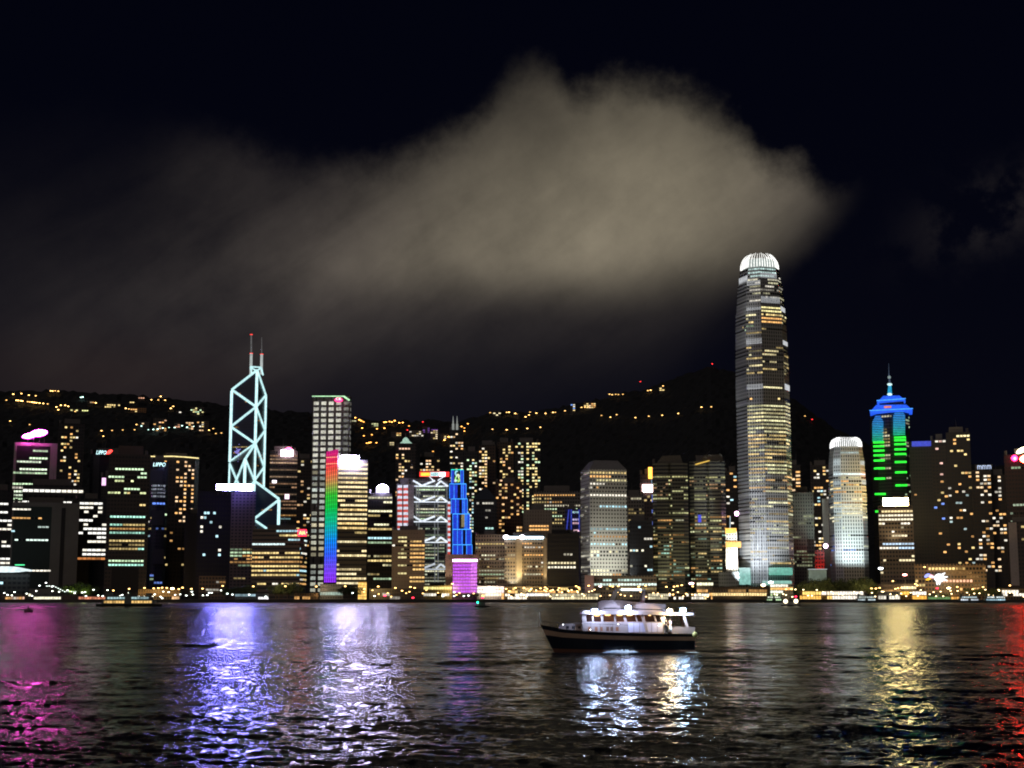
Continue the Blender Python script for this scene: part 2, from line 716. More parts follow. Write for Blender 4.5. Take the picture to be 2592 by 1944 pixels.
        q_ = er * (xs * (-.9 if a > -.6 else .8)) + ed * (ys * .3) + Vector((0, 0, zt))
        m.beam(q_, q_ + Vector((0, 0, h1 * .7)), 1.8, 1.8, 10)
        m.build('water_tank', plain('plant_render', (.12, .11, .105)), rt, origin=Vector((0, 0, 0)))
    T = dict(rt=rt, er=er, ed=ed, org=org, W=W, H=H, D=D, x0=x0, x1=x1, at=at, poly=poly, base=base, ztop=ztop, scale=scale_at, xc=xc)
    if key:
        TOWERS[key] = T
    return T


UP = Vector((0, 0, 1))


def panel(T, name, xa, xb, ya, yb, mat, thick=1.0, off=0.3, parent=None, label=None, D=None):
    """box on the front of a tower covering photo pixels xa-xb, ya-yb at the tower's depth"""
    D = (D or T['D'])
    z0, z1 = P((xa + xb) / 2, yb, D).z, P((xa + xb) / 2, ya, D).z
    ym = (ya + yb) / 2
    a, b = P(xa, ym, D), P(xb, ym, D)
    er, ed = T['er'], T['ed']
    la, lb = (a - T['org']).dot(er), (b - T['org']).dot(er)
    m = Mesh()
    m.box(T['org'] - UP * T['org'].z, er, ed, UP, (la, -off - thick, z0), (lb, -off, z1))
    o = m.build(name, mat, parent or T['rt'])
    if label:
        o['label'] = label
    return o


def sign_text(T, parent, s, xa, xb, ya, yb, mat, off=1.6, shear=0.0):
    c = P((xa + xb) / 2, (ya + yb) / 2, T['D'])
    l = (c - T['org']).dot(T['er'])
    cc = T['org'] + T['er'] * l - T['ed'] * off
    cc.z = c.z
    k = T['D'] / FP
    return text(s, (xb - xa) * k, (yb - ya) * k, mat, parent, cc, T['er'], shear=shear)


def flood(x, y, D, target, power, col=(1, 1, 1), angle=70, size=1.0):
    """upward floodlight standing at photo pixel x, y, depth D, aimed at target"""
    d = bpy.data.lights.new('floodlight', 'SPOT')
    d.energy = power
    d.color = col
    d.spot_size = R(angle)
    d.spot_blend = .8
    d.shadow_soft_size = size
    o = bpy.data.objects.new('floodlight', d)
    COL.objects.link(o)
    p = P(x, y, D)
    o.location = p
    o.rotation_euler = (Vector(target) - p).to_track_quat('-Z', 'Y').to_euler()
    return o

# ------------------------------------------------------------ hills
ridge = [(-900, 1010), (-300, 1000), (0, 992), (120, 990), (220, 998), (330, 1000), (430, 1008), (520, 1018), (620, 1030), (760, 1045), (889, 1060), (960, 1070), (1000, 1074),
         (1080, 1071), (1160, 1075), (1215, 1060), (1250, 1046), (1330, 1048), (1400, 1040), (1450, 1026), (1500, 1018), (1560, 1002), (1640, 988),
         (1690, 968), (1750, 944), (1801, 930), (1860, 946), (1940, 975), (2010, 1008), (2060, 1046), (2120, 1090), (2200, 1130), (2320, 1165),
         (2450, 1180), (2600, 1188), (3000, 1200), (3600, 1230)]
rx = np.array([math.atan2(P(x, y, 3600).x, 3600) for x, y in ridge])
ry = np.array([P(x, y, 3600).z for x, y in ridge])
HN = [(random.Random(3).uniform(0, 6) + i * 1.7, 90.0 / (1.6 ** i) * 3, 15.0 / (1.5 ** i)) for i in range(7)]


def hill_z(X, Y):
    a = np.arctan2(X, Y)
    zr = np.interp(a, rx, ry)
    t = np.clip((Y - 1950) / 1650, 0, 1)
    s = np.where(Y < 3600, t ** 1.25, np.clip(1 - (Y - 3600) / 1500, 0, 1))
    w = np.zeros_like(a)
    for i, (ph, sc_, am) in enumerate(HN):
        w = w + am * np.sin(X / sc_ * (1 + .1 * i) + ph) * np.cos(Y / sc_ * 1.2 + ph * 2.1 + X / (sc_ * 2.3))
    ramp = np.clip(t * 3, 0, 1) * np.clip((1 - t) * 2.2 + .28, 0, 1)
    return 3.2 + zr * s + w * ramp * .8


nu, nv = 520, 130
aa = np.linspace(R(-42), R(42), nu)
yy = np.concatenate([np.linspace(1900, 3650, nv - 20), np.linspace(3700, 5200, 20)])
A, Yg = np.meshgrid(aa, yy)
Xg = np.tan(A) * Yg
Zg = hill_z(Xg, Yg)
rs = np.random.RandomState(1)
Zg += rs.normal(0, 2.2, Zg.shape) * np.clip((Yg - 2100) / 500, 0, 1)
vv = np.stack([Xg, Yg, Zg], -1).reshape(-1, 3)
ff = [(j * nu + i, j * nu + i + 1, (j + 1) * nu + i + 1, (j + 1) * nu + i) for j in range(nv - 1) for i in range(nu - 1)]
m, b_, n_ = principled('hill_forest')
t_ = n_.new('ShaderNodeTexCoord')
f_ = n_.noise(t_.outputs['Object'], .02, 8.0, .7)
n_.put(b_.inputs['Base Color'], n_.mix(f_, (.010, .013, .018, 1), (.028, .032, .036, 1)))
b_.inputs['Roughness'].default_value = .95
tag(mesh_obj('hills', vv, ff, m), kind='structure')


def on_hill(x, y, D=None):
    """point of the hillside seen at photo pixel x, y"""
    for Y in np.arange(2000.0, 3640.0, 6.0):
        p = P(x, y, Y)
        if float(hill_z(np.float64(p.x), np.float64(Y))) >= p.z:
            return p
    return P(x, y, 3600)


# ------------------------------------------------------------ ground, quay and harbour water
g = Mesh()
g.box(Vector((0, 0, 0)), Vector((1, 0, 0)), Vector((0, 1, 0)), UP, (-3500, 1519, -2), (3500, 5200, 2.9))
tag(g.build('ground', plain('ground_paving', (.06, .058, .055), .9, scale=.05)), kind='structure')
q = Mesh()
q.box(Vector((0, 0, 0)), Vector((1, 0, 0)), Vector((0, 1, 0)), UP, (-1800, 1502, -3), (1800, 1518.9, 2.6))
q.box(Vector((0, 0, 0)), Vector((1, 0, 0)), Vector((0, 1, 0)), UP, (-1800, 1501.4, 2.603), (1800, 1504, 3.3))
tag(q.build('quay', plain('quay_concrete', (.07, .068, .064), .9, scale=.1)), kind='structure')

wr = random.Random(11)
waves = []
for i in range(76):
    lam = 0.5 * (22 ** (i / 63)) if i < 64 else 9.0 * 1.09 ** (i - 64) * wr.uniform(.85, 1.15)
    th = R(wr.gauss(8, 60 if lam < 2.5 else 38 if lam < 5 else 22))
    st = (0.037 if lam < 1.6 else 0.020 if lam < 4 else 0.010) * wr.uniform(.6, 1.4)
    waves.append((lam, th, st, wr.uniform(0, 6.28)))
nc, nr = 900, 1250
ya = 20 * (1560 / 20) ** (np.linspace(0, 1, nr) ** 1.0)
ta = np.linspace(-.62, .62, nc)
T_, Yw = np.meshgrid(ta, ya)
Xw = T_ * (Yw + 45)
Zw = np.zeros_like(Xw)
dxw, dyw = 1.24 / nc * (Yw + 45), np.log(78) / nr * Yw
gust = .75 + .25 * np.sin(Xw * .021 + Yw * .013 + 1) * np.sin(Yw * .031 + Xw * .008) + .18 * np.sin(Xw * .05 - Yw * .07)
for lam, th, st, ph in waves:
    kx, ky = math.sin(th) * 2 * math.pi / lam, math.cos(th) * 2 * math.pi / lam
    fade = np.clip((lam - 2.2 * np.maximum(dxw * abs(math.sin(th)), dyw * abs(math.cos(th)))) / (lam * .6), 0, 1)
    Zw += fade * gust * st * lam / (2 * math.pi) * np.sin(kx * Xw + ky * Yw + ph + .6 * np.sin(kx * .31 * Xw - ky * .23 * Yw + ph))
me = bpy.data.meshes.new('water')
vw = np.stack([Xw, Yw, Zw], -1).reshape(-1, 3).astype(np.float32)
idx = np.arange(nc * nr).reshape(nr, nc)
qf = np.stack([idx[:-1, :-1], idx[:-1, 1:], idx[1:, 1:], idx[1:, :-1]], -1).reshape(-1, 4)
me.vertices.add(len(vw))
me.vertices.foreach_set('co', vw.ravel())
me.loops.add(qf.size)
me.loops.foreach_set('vertex_index', qf.ravel().astype(np.int32))
me.polygons.add(len(qf))
me.polygons.foreach_set('loop_start', np.arange(0, qf.size, 4, dtype=np.int32))
me.polygons.foreach_set('use_smooth', np.ones(len(qf), bool))
me.update(calc_edges=True)
wob = bpy.data.objects.new('water', me)
COL.objects.link(wob)
wob['kind'] = 'structure'
m, b_, n_ = principled('harbour_water')
b_.inputs['Base Color'].default_value = (.004, .006, .007, 1)
mpg = n_.new('ShaderNodeMapping')
mpg.inputs['Scale'].default_value = (.03, .07, 1)
sy_ = n_.new('ShaderNodeSeparateXYZ')
ty_ = n_.new('ShaderNodeTexCoord')
m.node_tree.links.new(ty_.outputs['Object'], sy_.inputs[0])
m.node_tree.links.new(ty_.outputs['Object'], mpg.inputs[0])
# wind chop too small to model one by one grows towards the open middle of the harbour
n_.put(b_.inputs['Roughness'], n_.m('MULTIPLY', n_.m('ADD', n_.m('MULTIPLY_ADD', n_.ss(sy_.outputs[1], 90.0, 420.0), .13, .055), n_.m('MULTIPLY', n_.ss(sy_.outputs[1], 380.0, 1300.0), .12)), n_.m('MULTIPLY_ADD', n_.noise(mpg.outputs[0], 1.0, 4.0, .6), 1.3, .35)))
b_.inputs['IOR'].default_value = 1.165
t_ = n_.new('ShaderNodeTexCoord')
mp = n_.new('ShaderNodeMapping')
m.node_tree.links.new(t_.outputs['Object'], mp.inputs[0])
mp.inputs['Scale'].default_value = (.5, 1.0, 1.0)
mp.inputs['Rotation'].default_value = (0, 0, R(8))
h1 = n_.noise(mp.outputs[0], 3.1, 5.0, .6, .15)
h3 = n_.noise(mp.outputs[0], .09, 4.0, .55, .2)
h2 = n_.noise(mp.outputs[0], .34, 3.0, .5, .3)
hh = n_.m('ADD', n_.m('MULTIPLY', h1, .088), n_.m('ADD', n_.m('MULTIPLY', h2, .20), n_.m('MULTIPLY', h3, .5)))
bp = n_.new('ShaderNodeBump')
bp.inputs['Strength'].default_value = 1.0
bp.inputs['Distance'].default_value = 1.0
n_.put(bp.inputs['Height'], hh)
m.node_tree.links.new(bp.outputs[0], b_.inputs['Normal'])
me.materials.append(m)

# ------------------------------------------------------------ towers of the left stretch
X = [WHT, WHT, YEL]
wa = [WHT, GRN, WHT, (.9, 1, .8)]
t = tower('pale framed office tower carrying the magenta leaf shaped sign', 28, 138, 1121, 1800, 42, wall=(.42, .37, .36), wu=.05, wv=.1,
          fh=4.6, bay=3.4, bands=[(1132, 1500, 30, 122, office(.72, .62, [WHT, GRN, (.85, 1, .75)], .35, 1.0, 7))], wh=.5, ww=.8, key='pink', plant=False)
panel(t, 'glass_front', 34, 120, 1129, 1480, wall_mat((.02, .02, .022), 4.6, 3.4, .8, .5), .25, -.15)
# magenta leaf sign
def leaf(cx, cy, a, b, rot, D, T, mat, off=3.0, name='leaf'):
    m = Mesh()
    k = D / FP
    c0 = P(cx, cy, D)
    pts = []
    for i in range(20):
        th = 2 * math.pi * i / 20
        px = math.copysign(abs(math.cos(th)) ** 1.25, math.cos(th)) * a
        py = math.sin(th) * b
        pts.append((px * math.cos(rot) - py * math.sin(rot), px * math.sin(rot) + py * math.cos(rot)))
    rings = []
    for d in (off + 1.5, off):
        rings.append([c0 + T['er'] * (p[0] * k) + UP * (p[1] * k) - T['ed'] * d for p in pts])
    m.loft(rings)
    return m
mk = emis((1.0, .09, .65), 100, name='magenta_sign')
m = leaf(98, 1097, 20, 7.5, R(8), 1800, t, mk)
so = m.build('sign', mk, t['rt'])
halo = emis((.75, .02, .9), 1.3, False, 'magenta_halo')  # glowing plates added behind the leaves, standing in for the sign's halo
leaf(98, 1097, 23, 10.5, R(8), 1800, t, halo, 1.5).build('sign_halo', halo, so)
leaf(75, 1104, 20, 8, R(10), 1800, t, halo, 1.2).build('sign_halo', halo, so)
leaf(75, 1104, 17, 5.5, R(10), 1800, t, mk, 5.5).build('sign_leaf', mk, so)
for x in (70, 85, 100, 112):
    m = Mesh()
    a = P(x, 1122, 1800); b = P(x, 1106, 1800)
    m.beam(a - t['ed'] * 2, b - t['ed'] * 2, .25)
    m.build('sign_post', plain('steel', (.2, .2, .2), .4, .8), so)

tower('slim apartment tower topped by a row of white lamps, beside the magenta sign', 140, 206, 1072, 2250, 30, fh=5.2, bay=4.2, wall=(.05, .045, .045),
      bands=[(1070, 1079, 140, 200, fixed((.8, 1, 1), 1.2)), (1080, 1235, 148, 200, resi(.28, [YEL, YEL, WHT, ORG], .3, 1.0))], cells=True, name='apartment_tower', cat='apartment tower', ww=.8)
tower('dark block with big white windows, rising above the grey framed glass block', 52, 207, 1228, 1765, 30, fh=7.0, bay=6.0, wall=(.05, .05, .05), ww=.85, wh=.45,
      bands=[(1230, 1310, 60, 207, office(.8, .42, [WHT, (1, .97, .9)], 1.0, 2.2, 3))])
t = tower('black glass block inside a wide grey concrete frame at the left waterfront', 26, 197, 1272, 1690, 36, fh=5.0, bay=4, wall=(.14, .135, .13), wu=.04, wv=.05, yref=1400,
          ww=.85, wh=.36, bands=[(1284, 1296, 31, 122, office(1, .7, [WHT], .5, .9, 6)), (1302, 1312, 31, 122, office(1, .8, [ORG], .5, .9, 8)), (1340, 1350, 31, 122, office(1, .7, [COO], .5, 1, 6)),
                 (1313, 1490, 31, 127, office(.45, .45, [WHT, COO, (.8, 1, .9)], .2, .9, 7))])
panel(t, 'glass_front', 31, 127, 1283, 1490, wall_mat((.015, .03, .03), 5, 4, .85, .5), .25, -.15)
panel(t, 'lift_shaft', 152, 162, 1285, 1490, plain('black_recess', (.01, .01, .012)), .4, .02)
tower('black office block dotted with large white windows right of the grey framed block', 186, 268, 1262, 1735, 34, fh=5.0, bay=5.2, wall=(.035, .035, .04), ww=.9, wh=.5,
      bands=[(1268, 1412, 195, 264, office(.85, .5, [WHT, (1, .98, .92)], .8, 2.0, 2)), (1412, 1418, 190, 262, fixed((1, .35, .1), .3)), (1428, 1452, 190, 240, office(.9, .5, [WHT], .7, 1.6, 3))])
tower('dark block with scattered white windows at the left edge', -60, 30, 1240, 1740, 34, fh=5.0, bay=5.2, wall=(.035, .035, .04), ww=.9, wh=.45,
      bands=[(1245, 1460, -60, 34, office(.55, .5, [WHT, (1, .98, .92)], .8, 1.6, 3))])
t = tower('low hall under a bright white curved roof at the left edge of the waterfront', -70, 76, 1452, 1570, 40, fh=5, bay=5, wall=(.06, .06, .06), plant=False,
          bands=[(1466, 1500, -70, 76, office(.5, .2, [ORG, COO, WHT], .3, .9, 2))], name='exhibition_hall', cat='hall', key='hall')
m = Mesh()
for i in range(10):
    a0, a1 = -75 + i * 15.7, -75 + (i + 1) * 15.7
    def topy(x): return 1434 + 12 * max(0, (x - 30) / 52) ** 2
    def boty(x): return 1449 - 6 * max(0, (x - 30) / 52) ** 2
    for j in (0,):
        p = [P(a0, boty(a0), 1560), P(a1, boty(a1), 1560), P(a1, boty(a1), 1600), P(a0, boty(a0), 1600),
             P(a0, topy(a0), 1560), P(a1, topy(a1), 1560), P(a1, topy(a1), 1600), P(a0, topy(a0), 1600)]
        m.quad8(p)
m.build('curved_roof', emis((.8, .95, 1.0), 1.1, True, 'lit_roof'), t['rt'])
m = Mesh()
m.beam(P(38, 1430, 1558), P(62, 1430, 1558), .5)
m.build('edge_light', emis((.1, 1, .4), 1.5, False), t['rt'])

t = tower('dark office tower with greenish yellow window rows and a square black base', 270, 376, 1150, 1690, 36, fh=4.6, bay=3.6, wall=(.06, .05, .045), wh=.45,
          bands=[(1184, 1192, 290, 370, office(1, .75, [YEL, GRN], .5, .9, 6)), (1193, 1300, 274, 372, office(.6, .5, [YEL, GRN, (.9, 1, .5)], .3, 1.0, 5)),
                 (1300, 1436, 276, 366, office(.85, .62, [YEL, YEL, GRN, ORG, (.5, 1, .8)], .2, .85, 6))])
panel(t, 'roof_box', 300, 363, 1127, 1150, plain('maroon_render', (.10, .07, .07)), 20, -28)
panel(t, 'black_base', 282, 350, 1436, 1500, plain('black_recess', (.01, .01, .012)), .4, .02)
t = tower('near black octagonal tower with a small white lettered sign and red mark at its top', 222, 300, 1148, 1860, 34, poly=chamfer_poly(20, 9, 10), fh=4.4, bay=3.4, wall=(.02, .022, .035),
          bands=[(1190, 1330, 262, 296, office(.35, .35, [YEL, WHT, GRN], .3, .8, 3))])
s = panel(t, 'sign', 243, 284, 1138, 1152, plain('sign_back', (.02, .02, .02)), .5, 1.0)
sign_text(t, s, 'LIPPO', 244, 269, 1141, 1151, emis((.6, .95, 1), 2.2, True, 'sign_letters'), 2, .25)
mm = Mesh()
k = 1860 / FP
c = P(276, 1145, 1860) - t['ed'] * 2
mm.loft([[c + t['er'] * (a * k) + UP * (b * k) - t['ed'] * d for a, b in ((-7, -5), (2, -4), (9, 4), (7, 6), (-1, 5))] for d in (1, 0)])
mm.build('sign_mark', emis((1, .05, .04), 4, True, 'red_sign'), s)
t = tower('dark block showing a narrow pink white light panel on its face', 252, 286, 1206, 1830, 24, wall=(.06, .055, .05), bands=[(1215, 1320, 262, 290, office(.25, .4, [WHT, YEL], .3, .7, 3))])
panel(t, 'light_panel', 258, 268, 1210, 1229, emis((1, .55, .95), 1.6, True), .5, .3)
t = tower('blue glass octagonal tower with projecting glass bays and a small white lettered sign', 376, 422, 1168, 1800, 30, poly=chamfer_poly(16, 9, 18), fh=4.4, bay=3.4, wall=(.05, .06, .12), glass=(.02, .03, .08),
          bands=[(1228, 1262, 384, 420, fixed((.45, .5, .6), .16, .7)), (1268, 1276, 384, 420, fixed((.15, .3, 1), .7)), (1280, 1480, 376, 420, office(.35, .4, [COO, GRN, YEL, WHT, BLU], .1, .45, 3))])
s = panel(t, 'sign', 387, 420, 1171, 1182, plain('sign_back', (.02, .02, .02)), .5, 1.0)
sign_text(t, s, 'LIPPO', 388, 419, 1171.5, 1181, emis((.6, .95, 1), 2.2, True, 'sign_letters'), 2, .2)
for i, (ya_, yb_) in enumerate(((1190, 1226), (1292, 1330), (1390, 1428))):
    panel(t, 'glass_bay', 380 + 3 * i, 412 + 2 * i, ya_, yb_, wall_mat((.05, .06, .12), 4.4, 3.4, .62, .5, (.02, .03, .08)), 2.5, .1)
t = tower('dark hotel tower with a thin gold light line around its crown', 380, 500, 1160, 2000, 40, poly=[(-34, 6), (-28, -4), (-12, -9), (12, -9), (28, -4), (34, 6), (28, 16), (-28, 16)], fh=5.4, bay=4.8, wall=(.06, .05, .05), cells=True,
          bands=[(1166, 1190, 388, 424, resi(.8, [ORG, (1, .7, .4)], .35, .7)), (1166, 1326, 446, 490, resi(.62, [(1, .62, .32), (1, .7, .42), ORG], .45, .9)),
                 (1326, 1440, 420, 480, resi(.16, [ORG, YEL], .2, .6))], name='hotel_tower', cat='hotel tower', ww=.62, wh=.45)
m = Mesh()
k = 2000 / FP
pr = [P(x, y, 1985) for x, y in ((372, 1155), (398, 1155.5), (437, 1155), (470, 1157), (503, 1160))]
for a, b in zip(pr, pr[1:]):
    m.beam(a, b, .75)
m.build('crown_light', emis((1, .82, .35), 1.3, False), t['rt'])
tower('unlit dark tower between the gold crowned hotel and the blue white bar sign', 466, 530, 1300, 1760, 30, wall=(.025, .025, .035), bands=[(1310, 1470, 466, 530, office(.12, .2, [WHT, YEL], .2, .5, 2))])
t = tower('dark blue block with a few small cold white windows below the bar sign', 498, 584, 1243, 1745, 34, wall=(.010, .012, .03), fh=5.5, bay=3.5, cells=True, plant=False,
          bands=[(1282, 1412, 500, 570, resi(.13, [WHT, COO], .4, .9))])
tower('low brown block behind the promenade left of the small windowed slab', 504, 572, 1458, 1620, 24, wall=(.16, .11, .08), fh=4.2, bay=3.4, plant=False, name='low_block', cat='building',
      bands=[(1460, 1500, 504, 572, office(.4, .25, [ORG, WHT], .1, .3, 2))])
t = tower('grey concrete slab of small square windows under the glaring violet white bar sign', 583, 645, 1243, 1705, 34, wall=(.13, .10, .10), fh=3.7, bay=4.2, wu=.55, wv=.5, wh=.5, key='bar',
          bands=[(1382, 1470, 583, 645, office(.72, .6, [YEL, ORG, GRN, YEL], .15, .6, 4)), (1250, 1382, 610, 645, office(.12, .3, [YEL], .2, .4, 3))], plant=False)
mk = emis((.24, .21, 1.0), 300, name='bar_sign')
s = panel(t, 'sign', 549, 640, 1227.5, 1242, plain('sign_back', (.02, .02, .02)), 2.0, 4.0)
panel(t, 'sign_face', 549, 640, 1227.5, 1242, mk, .25, 6.02, s)
for x in range(552, 640, 12):
    m = Mesh()
    m.beam(P(x, 1243, 1701), P(x, 1252, 1701), .3)
    m.build('sign_post', plain('steel', (.2, .2, .2), .4, .8), s)

# --- the braced glass tower
BD = 2040
cC = P(644, 1200, BD)
azb = math.atan2(cC.x, cC.y)
er, ed = Vector((math.cos(azb), -math.sin(azb), 0)), Vector((math.sin(azb), math.cos(azb), 0))
hd = 37.0
gx = 34.6
vG = er * gx - ed * math.sqrt(max(hd * hd - gx * gx, 0))
vB = er * math.sqrt(max(hd * hd - gx * gx, 0)) + ed * gx
c0 = Vector((cC.x, cC.y, 3))
PC, PG, PB, PL, PF = c0, c0 + vG, c0 + vB, c0 - vG, c0 - vB
bt = root('braced_glass_tower', 'faceted dark glass tower with glowing cyan diagonal braces and twin masts', 'office tower', c0)


def zz(y, x=644):
    return P(x, y, BD).z


def lv(p, y):
    return Vector((p.x, p.y, zz(y)))


dark_glass = wall_mat((.02, .025, .06), 4.0, 3.0, .8, .6, (.012, .016, .05), rough=.3)
for nm, a, b, yc, yo in (('upper_shaft', PL, PB, 937, 988), ('left_shaft', PF, PL, 1123, 1168), ('right_shaft', PB, PG, 1217, 1266), ('front_shaft', PG, PF, 1315, 1360)):
    V = [PC, a, b, lv(PC, yc), lv(a, yo), lv(b, yo)]
    F = [(0, 1, 4, 3), (1, 2, 5, 4), (2, 0, 3, 5), (3, 4, 5), (0, 2, 1)]
    VV, FF, UV = [], [], []
    for f in F:
        bi = len(VV)
        u = 0
        for i, q_ in enumerate(f):
            VV.append(V[q_] - c0)
            UV.append(((V[q_] - V[f[0]]).xy.length, V[q_].z))
        FF.append(tuple(range(bi, bi + len(f))))
    mesh_obj(nm, VV, FF, dark_glass, bt, uvs=UV)
bm_ = emis((.58, .93, .95), 1.05, False, 'brace_light')
bm2 = emis((.62, .97, 1), 1.25, False, 'brace_light_column')


def brace(a, ya_, b, yb_, r=1.7, nm='brace', mt=None):
    pa, pb = lv(a, ya_), lv(b, yb_)
    d = -ed * 1.0
    m = Mesh()
    m.beam(pa + d, pb + d, r, sides=6)
    return m.build(nm, mt or bm_, bt)


for y0, y1 in ((937, 1030), (1030, 1123), (1123, 1217), (1217, 1315)):
    brace(PC, y0, PC, y1, 1.9, 'brace_column', bm2)
for y0, y1 in ((988, 1079), (1079, 1168)):
    brace(PL, y0, PL, y1, 1.9, 'brace_column', bm2)
brace(PL, 1172, PL, 1262, 1.4, 'brace_column', bm2)
for y0, y1 in ((992, 1083), (1083, 1177), (1177, 1252)):
    brace(PB, y0, PB, y1, 1.9, 'brace_column', bm2)
brace(PF, 1168, PF, 1262, 2.0, 'brace_column', bm2)
brace(PG, 1266, PG, 1334, 2.0, 'brace_column', bm2)
for a, ya_, b, yb_ in ((PL, 985, PC, 937), (PB, 992, PC, 937), (PL, 985, PC, 1030), (PC, 1030, PL, 1079), (PL, 1079, PC, 1123), (PC, 1123, PL, 1168),
                       (PB, 992, PC, 1030), (PC, 1030, PB, 1083), (PB, 1083, PC, 1123), (PC, 1123, PB, 1177), (PB, 1177, PC, 1217),
                       (PC, 1123, PF, 1168), (PF, 1168, PC, 1217), (PL, 1172, PF, 1262), (PF, 1168, PL, 1262), (PC, 1217, PF, 1262),
                       (PC, 1217, PG, 1264), (PG, 1266, PC, 1315), (PC, 1315, PG, 1358), (PC, 1315, PF, 1292), (PC, 1315, PF, 1345)):
    brace(a, ya_, b, yb_)
brace(PC, 1217, PB, 1266, .6, 'brace', emis((.3, .6, .65), .3, False))
brace(PB, 1266, PC, 1315, .6, 'brace', emis((.3, .6, .65), .3, False))
# lit floors behind the glass
rb = random.Random(5)
for pa, pb, y0, y1 in ((PL, PC, 975, 1210), (PC, PB, 975, 1220), (PC, PG, 1270, 1320)):
    t_v = (pb - pa)
    L = t_v.length
    t_v = t_v / L
    nrm = Vector((t_v.y, -t_v.x, 0))
    if nrm.dot(ed) > 0: nrm = -nrm
    z = zz(y1)
    while z < zz(y0):
        if rb.random() < .26:
            cs = []
            st, nn = rb.uniform(.05, .6), rb.randint(3, 9)
            cc_ = rb.choice([YEL, ORG, ORG, WHT])
            for i in range(nn):
                u = st * L + i * 3.2
                if u > L - 2.5: break
                p = pa + t_v * u
                g_ = rb.uniform(.12, .4)
                cs.append((Vector((p.x, p.y, z)) - c0, t_v, nrm, 3.2, tuple(g_ * q_ for q_ in cc_)))
            if cs:
                ribbon(cs, 1.6, .82, dark_glass, bt, off=.3)
        z += 4.0
ms = plain('mast_white', (.6, .6, .6), .4)
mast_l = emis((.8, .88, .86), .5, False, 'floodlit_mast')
for x, ytp, ymid in ((636, 845, 893), (662.5, 852, 895)):
    m = Mesh()
    p0, p1, p2 = P(x - 1, 946, BD), P(x, ymid, BD), P(x, ytp, BD)
    off = ed * 6
    m.beam(p0 + off, p1 + off, 2.1, 1.9, 8)
    mo = m.build('mast', mast_l, bt)
    m = Mesh()
    m.beam(p1 + off, p2 + off, 1.3 if x < 650 else .8, 1.0 if x < 650 else .3, 8)
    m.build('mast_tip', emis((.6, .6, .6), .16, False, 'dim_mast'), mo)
    m = Mesh()
    m.ball(p1 + off, 1.9, sq=(1.3, 1, .5))
    m.build('warning_light', emis((1, .06, .05), 1.6, False, 'red_lamp'), mo)
    if x < 650:
        m = Mesh()
        m.ball(p2 + off, 1.7, sq=(1.3, 1, .5))
        m.build('warning_light', emis((1, .06, .05), 1.6, False, 'red_lamp'), mo)
m = Mesh()
for a, b in (((634, 928), (661, 930)), ((634, 928), (637, 945)), ((661, 930), (652, 938)), ((634, 930), (652, 940)), ((661, 930), (666, 950))):
    m.beam(P(*a, BD - 3), P(*b, BD - 3), 1.1)
m.build('mast_frame', bm_, bt)
m = Mesh()
rd = random.Random(8)
for i in range(26):
    m.ball(P(601 + rd.gauss(0, 4), 1143 + rd.gauss(0, 10), BD - 34), rd.uniform(.5, 1.1), 5, 3)
m.build('blue_light_cluster', emis((.35, .3, 1), .8, False, 'led_dots'), bt)

t = tower('tower with faint orange rows and a round white pink sign, right of the braced tower', 680, 750, 1141, 2170, 40, wall=(.10, .075, .07), fh=5.2, bay=4, wh=.4, ww=.85,
          bands=[(1145, 1300, 680, 750, office(.85, .8, [(1, .55, .3), (1, .65, .4)], .08, .26, 6)), (1290, 1310, 684, 750, office(1, .9, [ORG], .15, .3, 8)), (1310, 1345, 684, 750, office(.6, .5, [(.4, .7, .7)], .06, .16, 6))])
s = panel(t, 'sign', 712, 741, 1139, 1154.5, emis((1, .8, .95), 32, True, 'white_sign'), 1.5, 1)
leaf(731, 1138, 9, 5, 0, 2168, t, None, 3).build('sign_top', emis((1, .08, .25), 8, True, 'red_sign'), s)
panel(t, 'light_panel', 689, 700, 1216, 1223, emis((1, .9, 1), 2.5, False), .5, .3)
panel(t, 'light_panel', 721, 732, 1251, 1263, emis((1, .7, .9), 2.0, False), .5, .3)
tower('dark apartment tower of orange windows wedged left of the tall lamp grid tower', 742, 792, 1160, 2350, 26, wall=(.06, .045, .04), fh=5.4, bay=4.6, cells=True, name='apartment_tower', cat='apartment tower',
      bands=[(1165, 1500, 742, 800, resi(.3, [ORG, YEL, (1, .6, .3), WHT], .25, .9))])
t = tower('wide low office block of long window strips with a red lettered box sign', 637, 778, 1338, 1640, 40, wall=(.12, .09, .075), fh=4.9, bay=3.2, wu=.96, wv=.42, ww=.86, wh=.4, yaw=-12,
          bands=[(1338, 1348, 700, 780, office(1, .8, [COO, GRN], .4, 1, 6)), (1348, 1400, 637, 780, office(.75, .4, [COO, (.8, 1, 1), YEL], .4, 1.1, 5)),
                 (1400, 1480, 637, 780, office(.95, .68, [YEL, WHT, ORG, COO, YEL], .25, .9, 6))])
s = panel(t, 'sign', 754, 776, 1340, 1357, emis((1, .02, .05), 5, True, 'red_sign'), 1.5, 2)
sign_text(t, s, 'AIA', 757, 773, 1344, 1353, emis((1, .6, .15), 4, False, 'sign_letters'), 4.2)

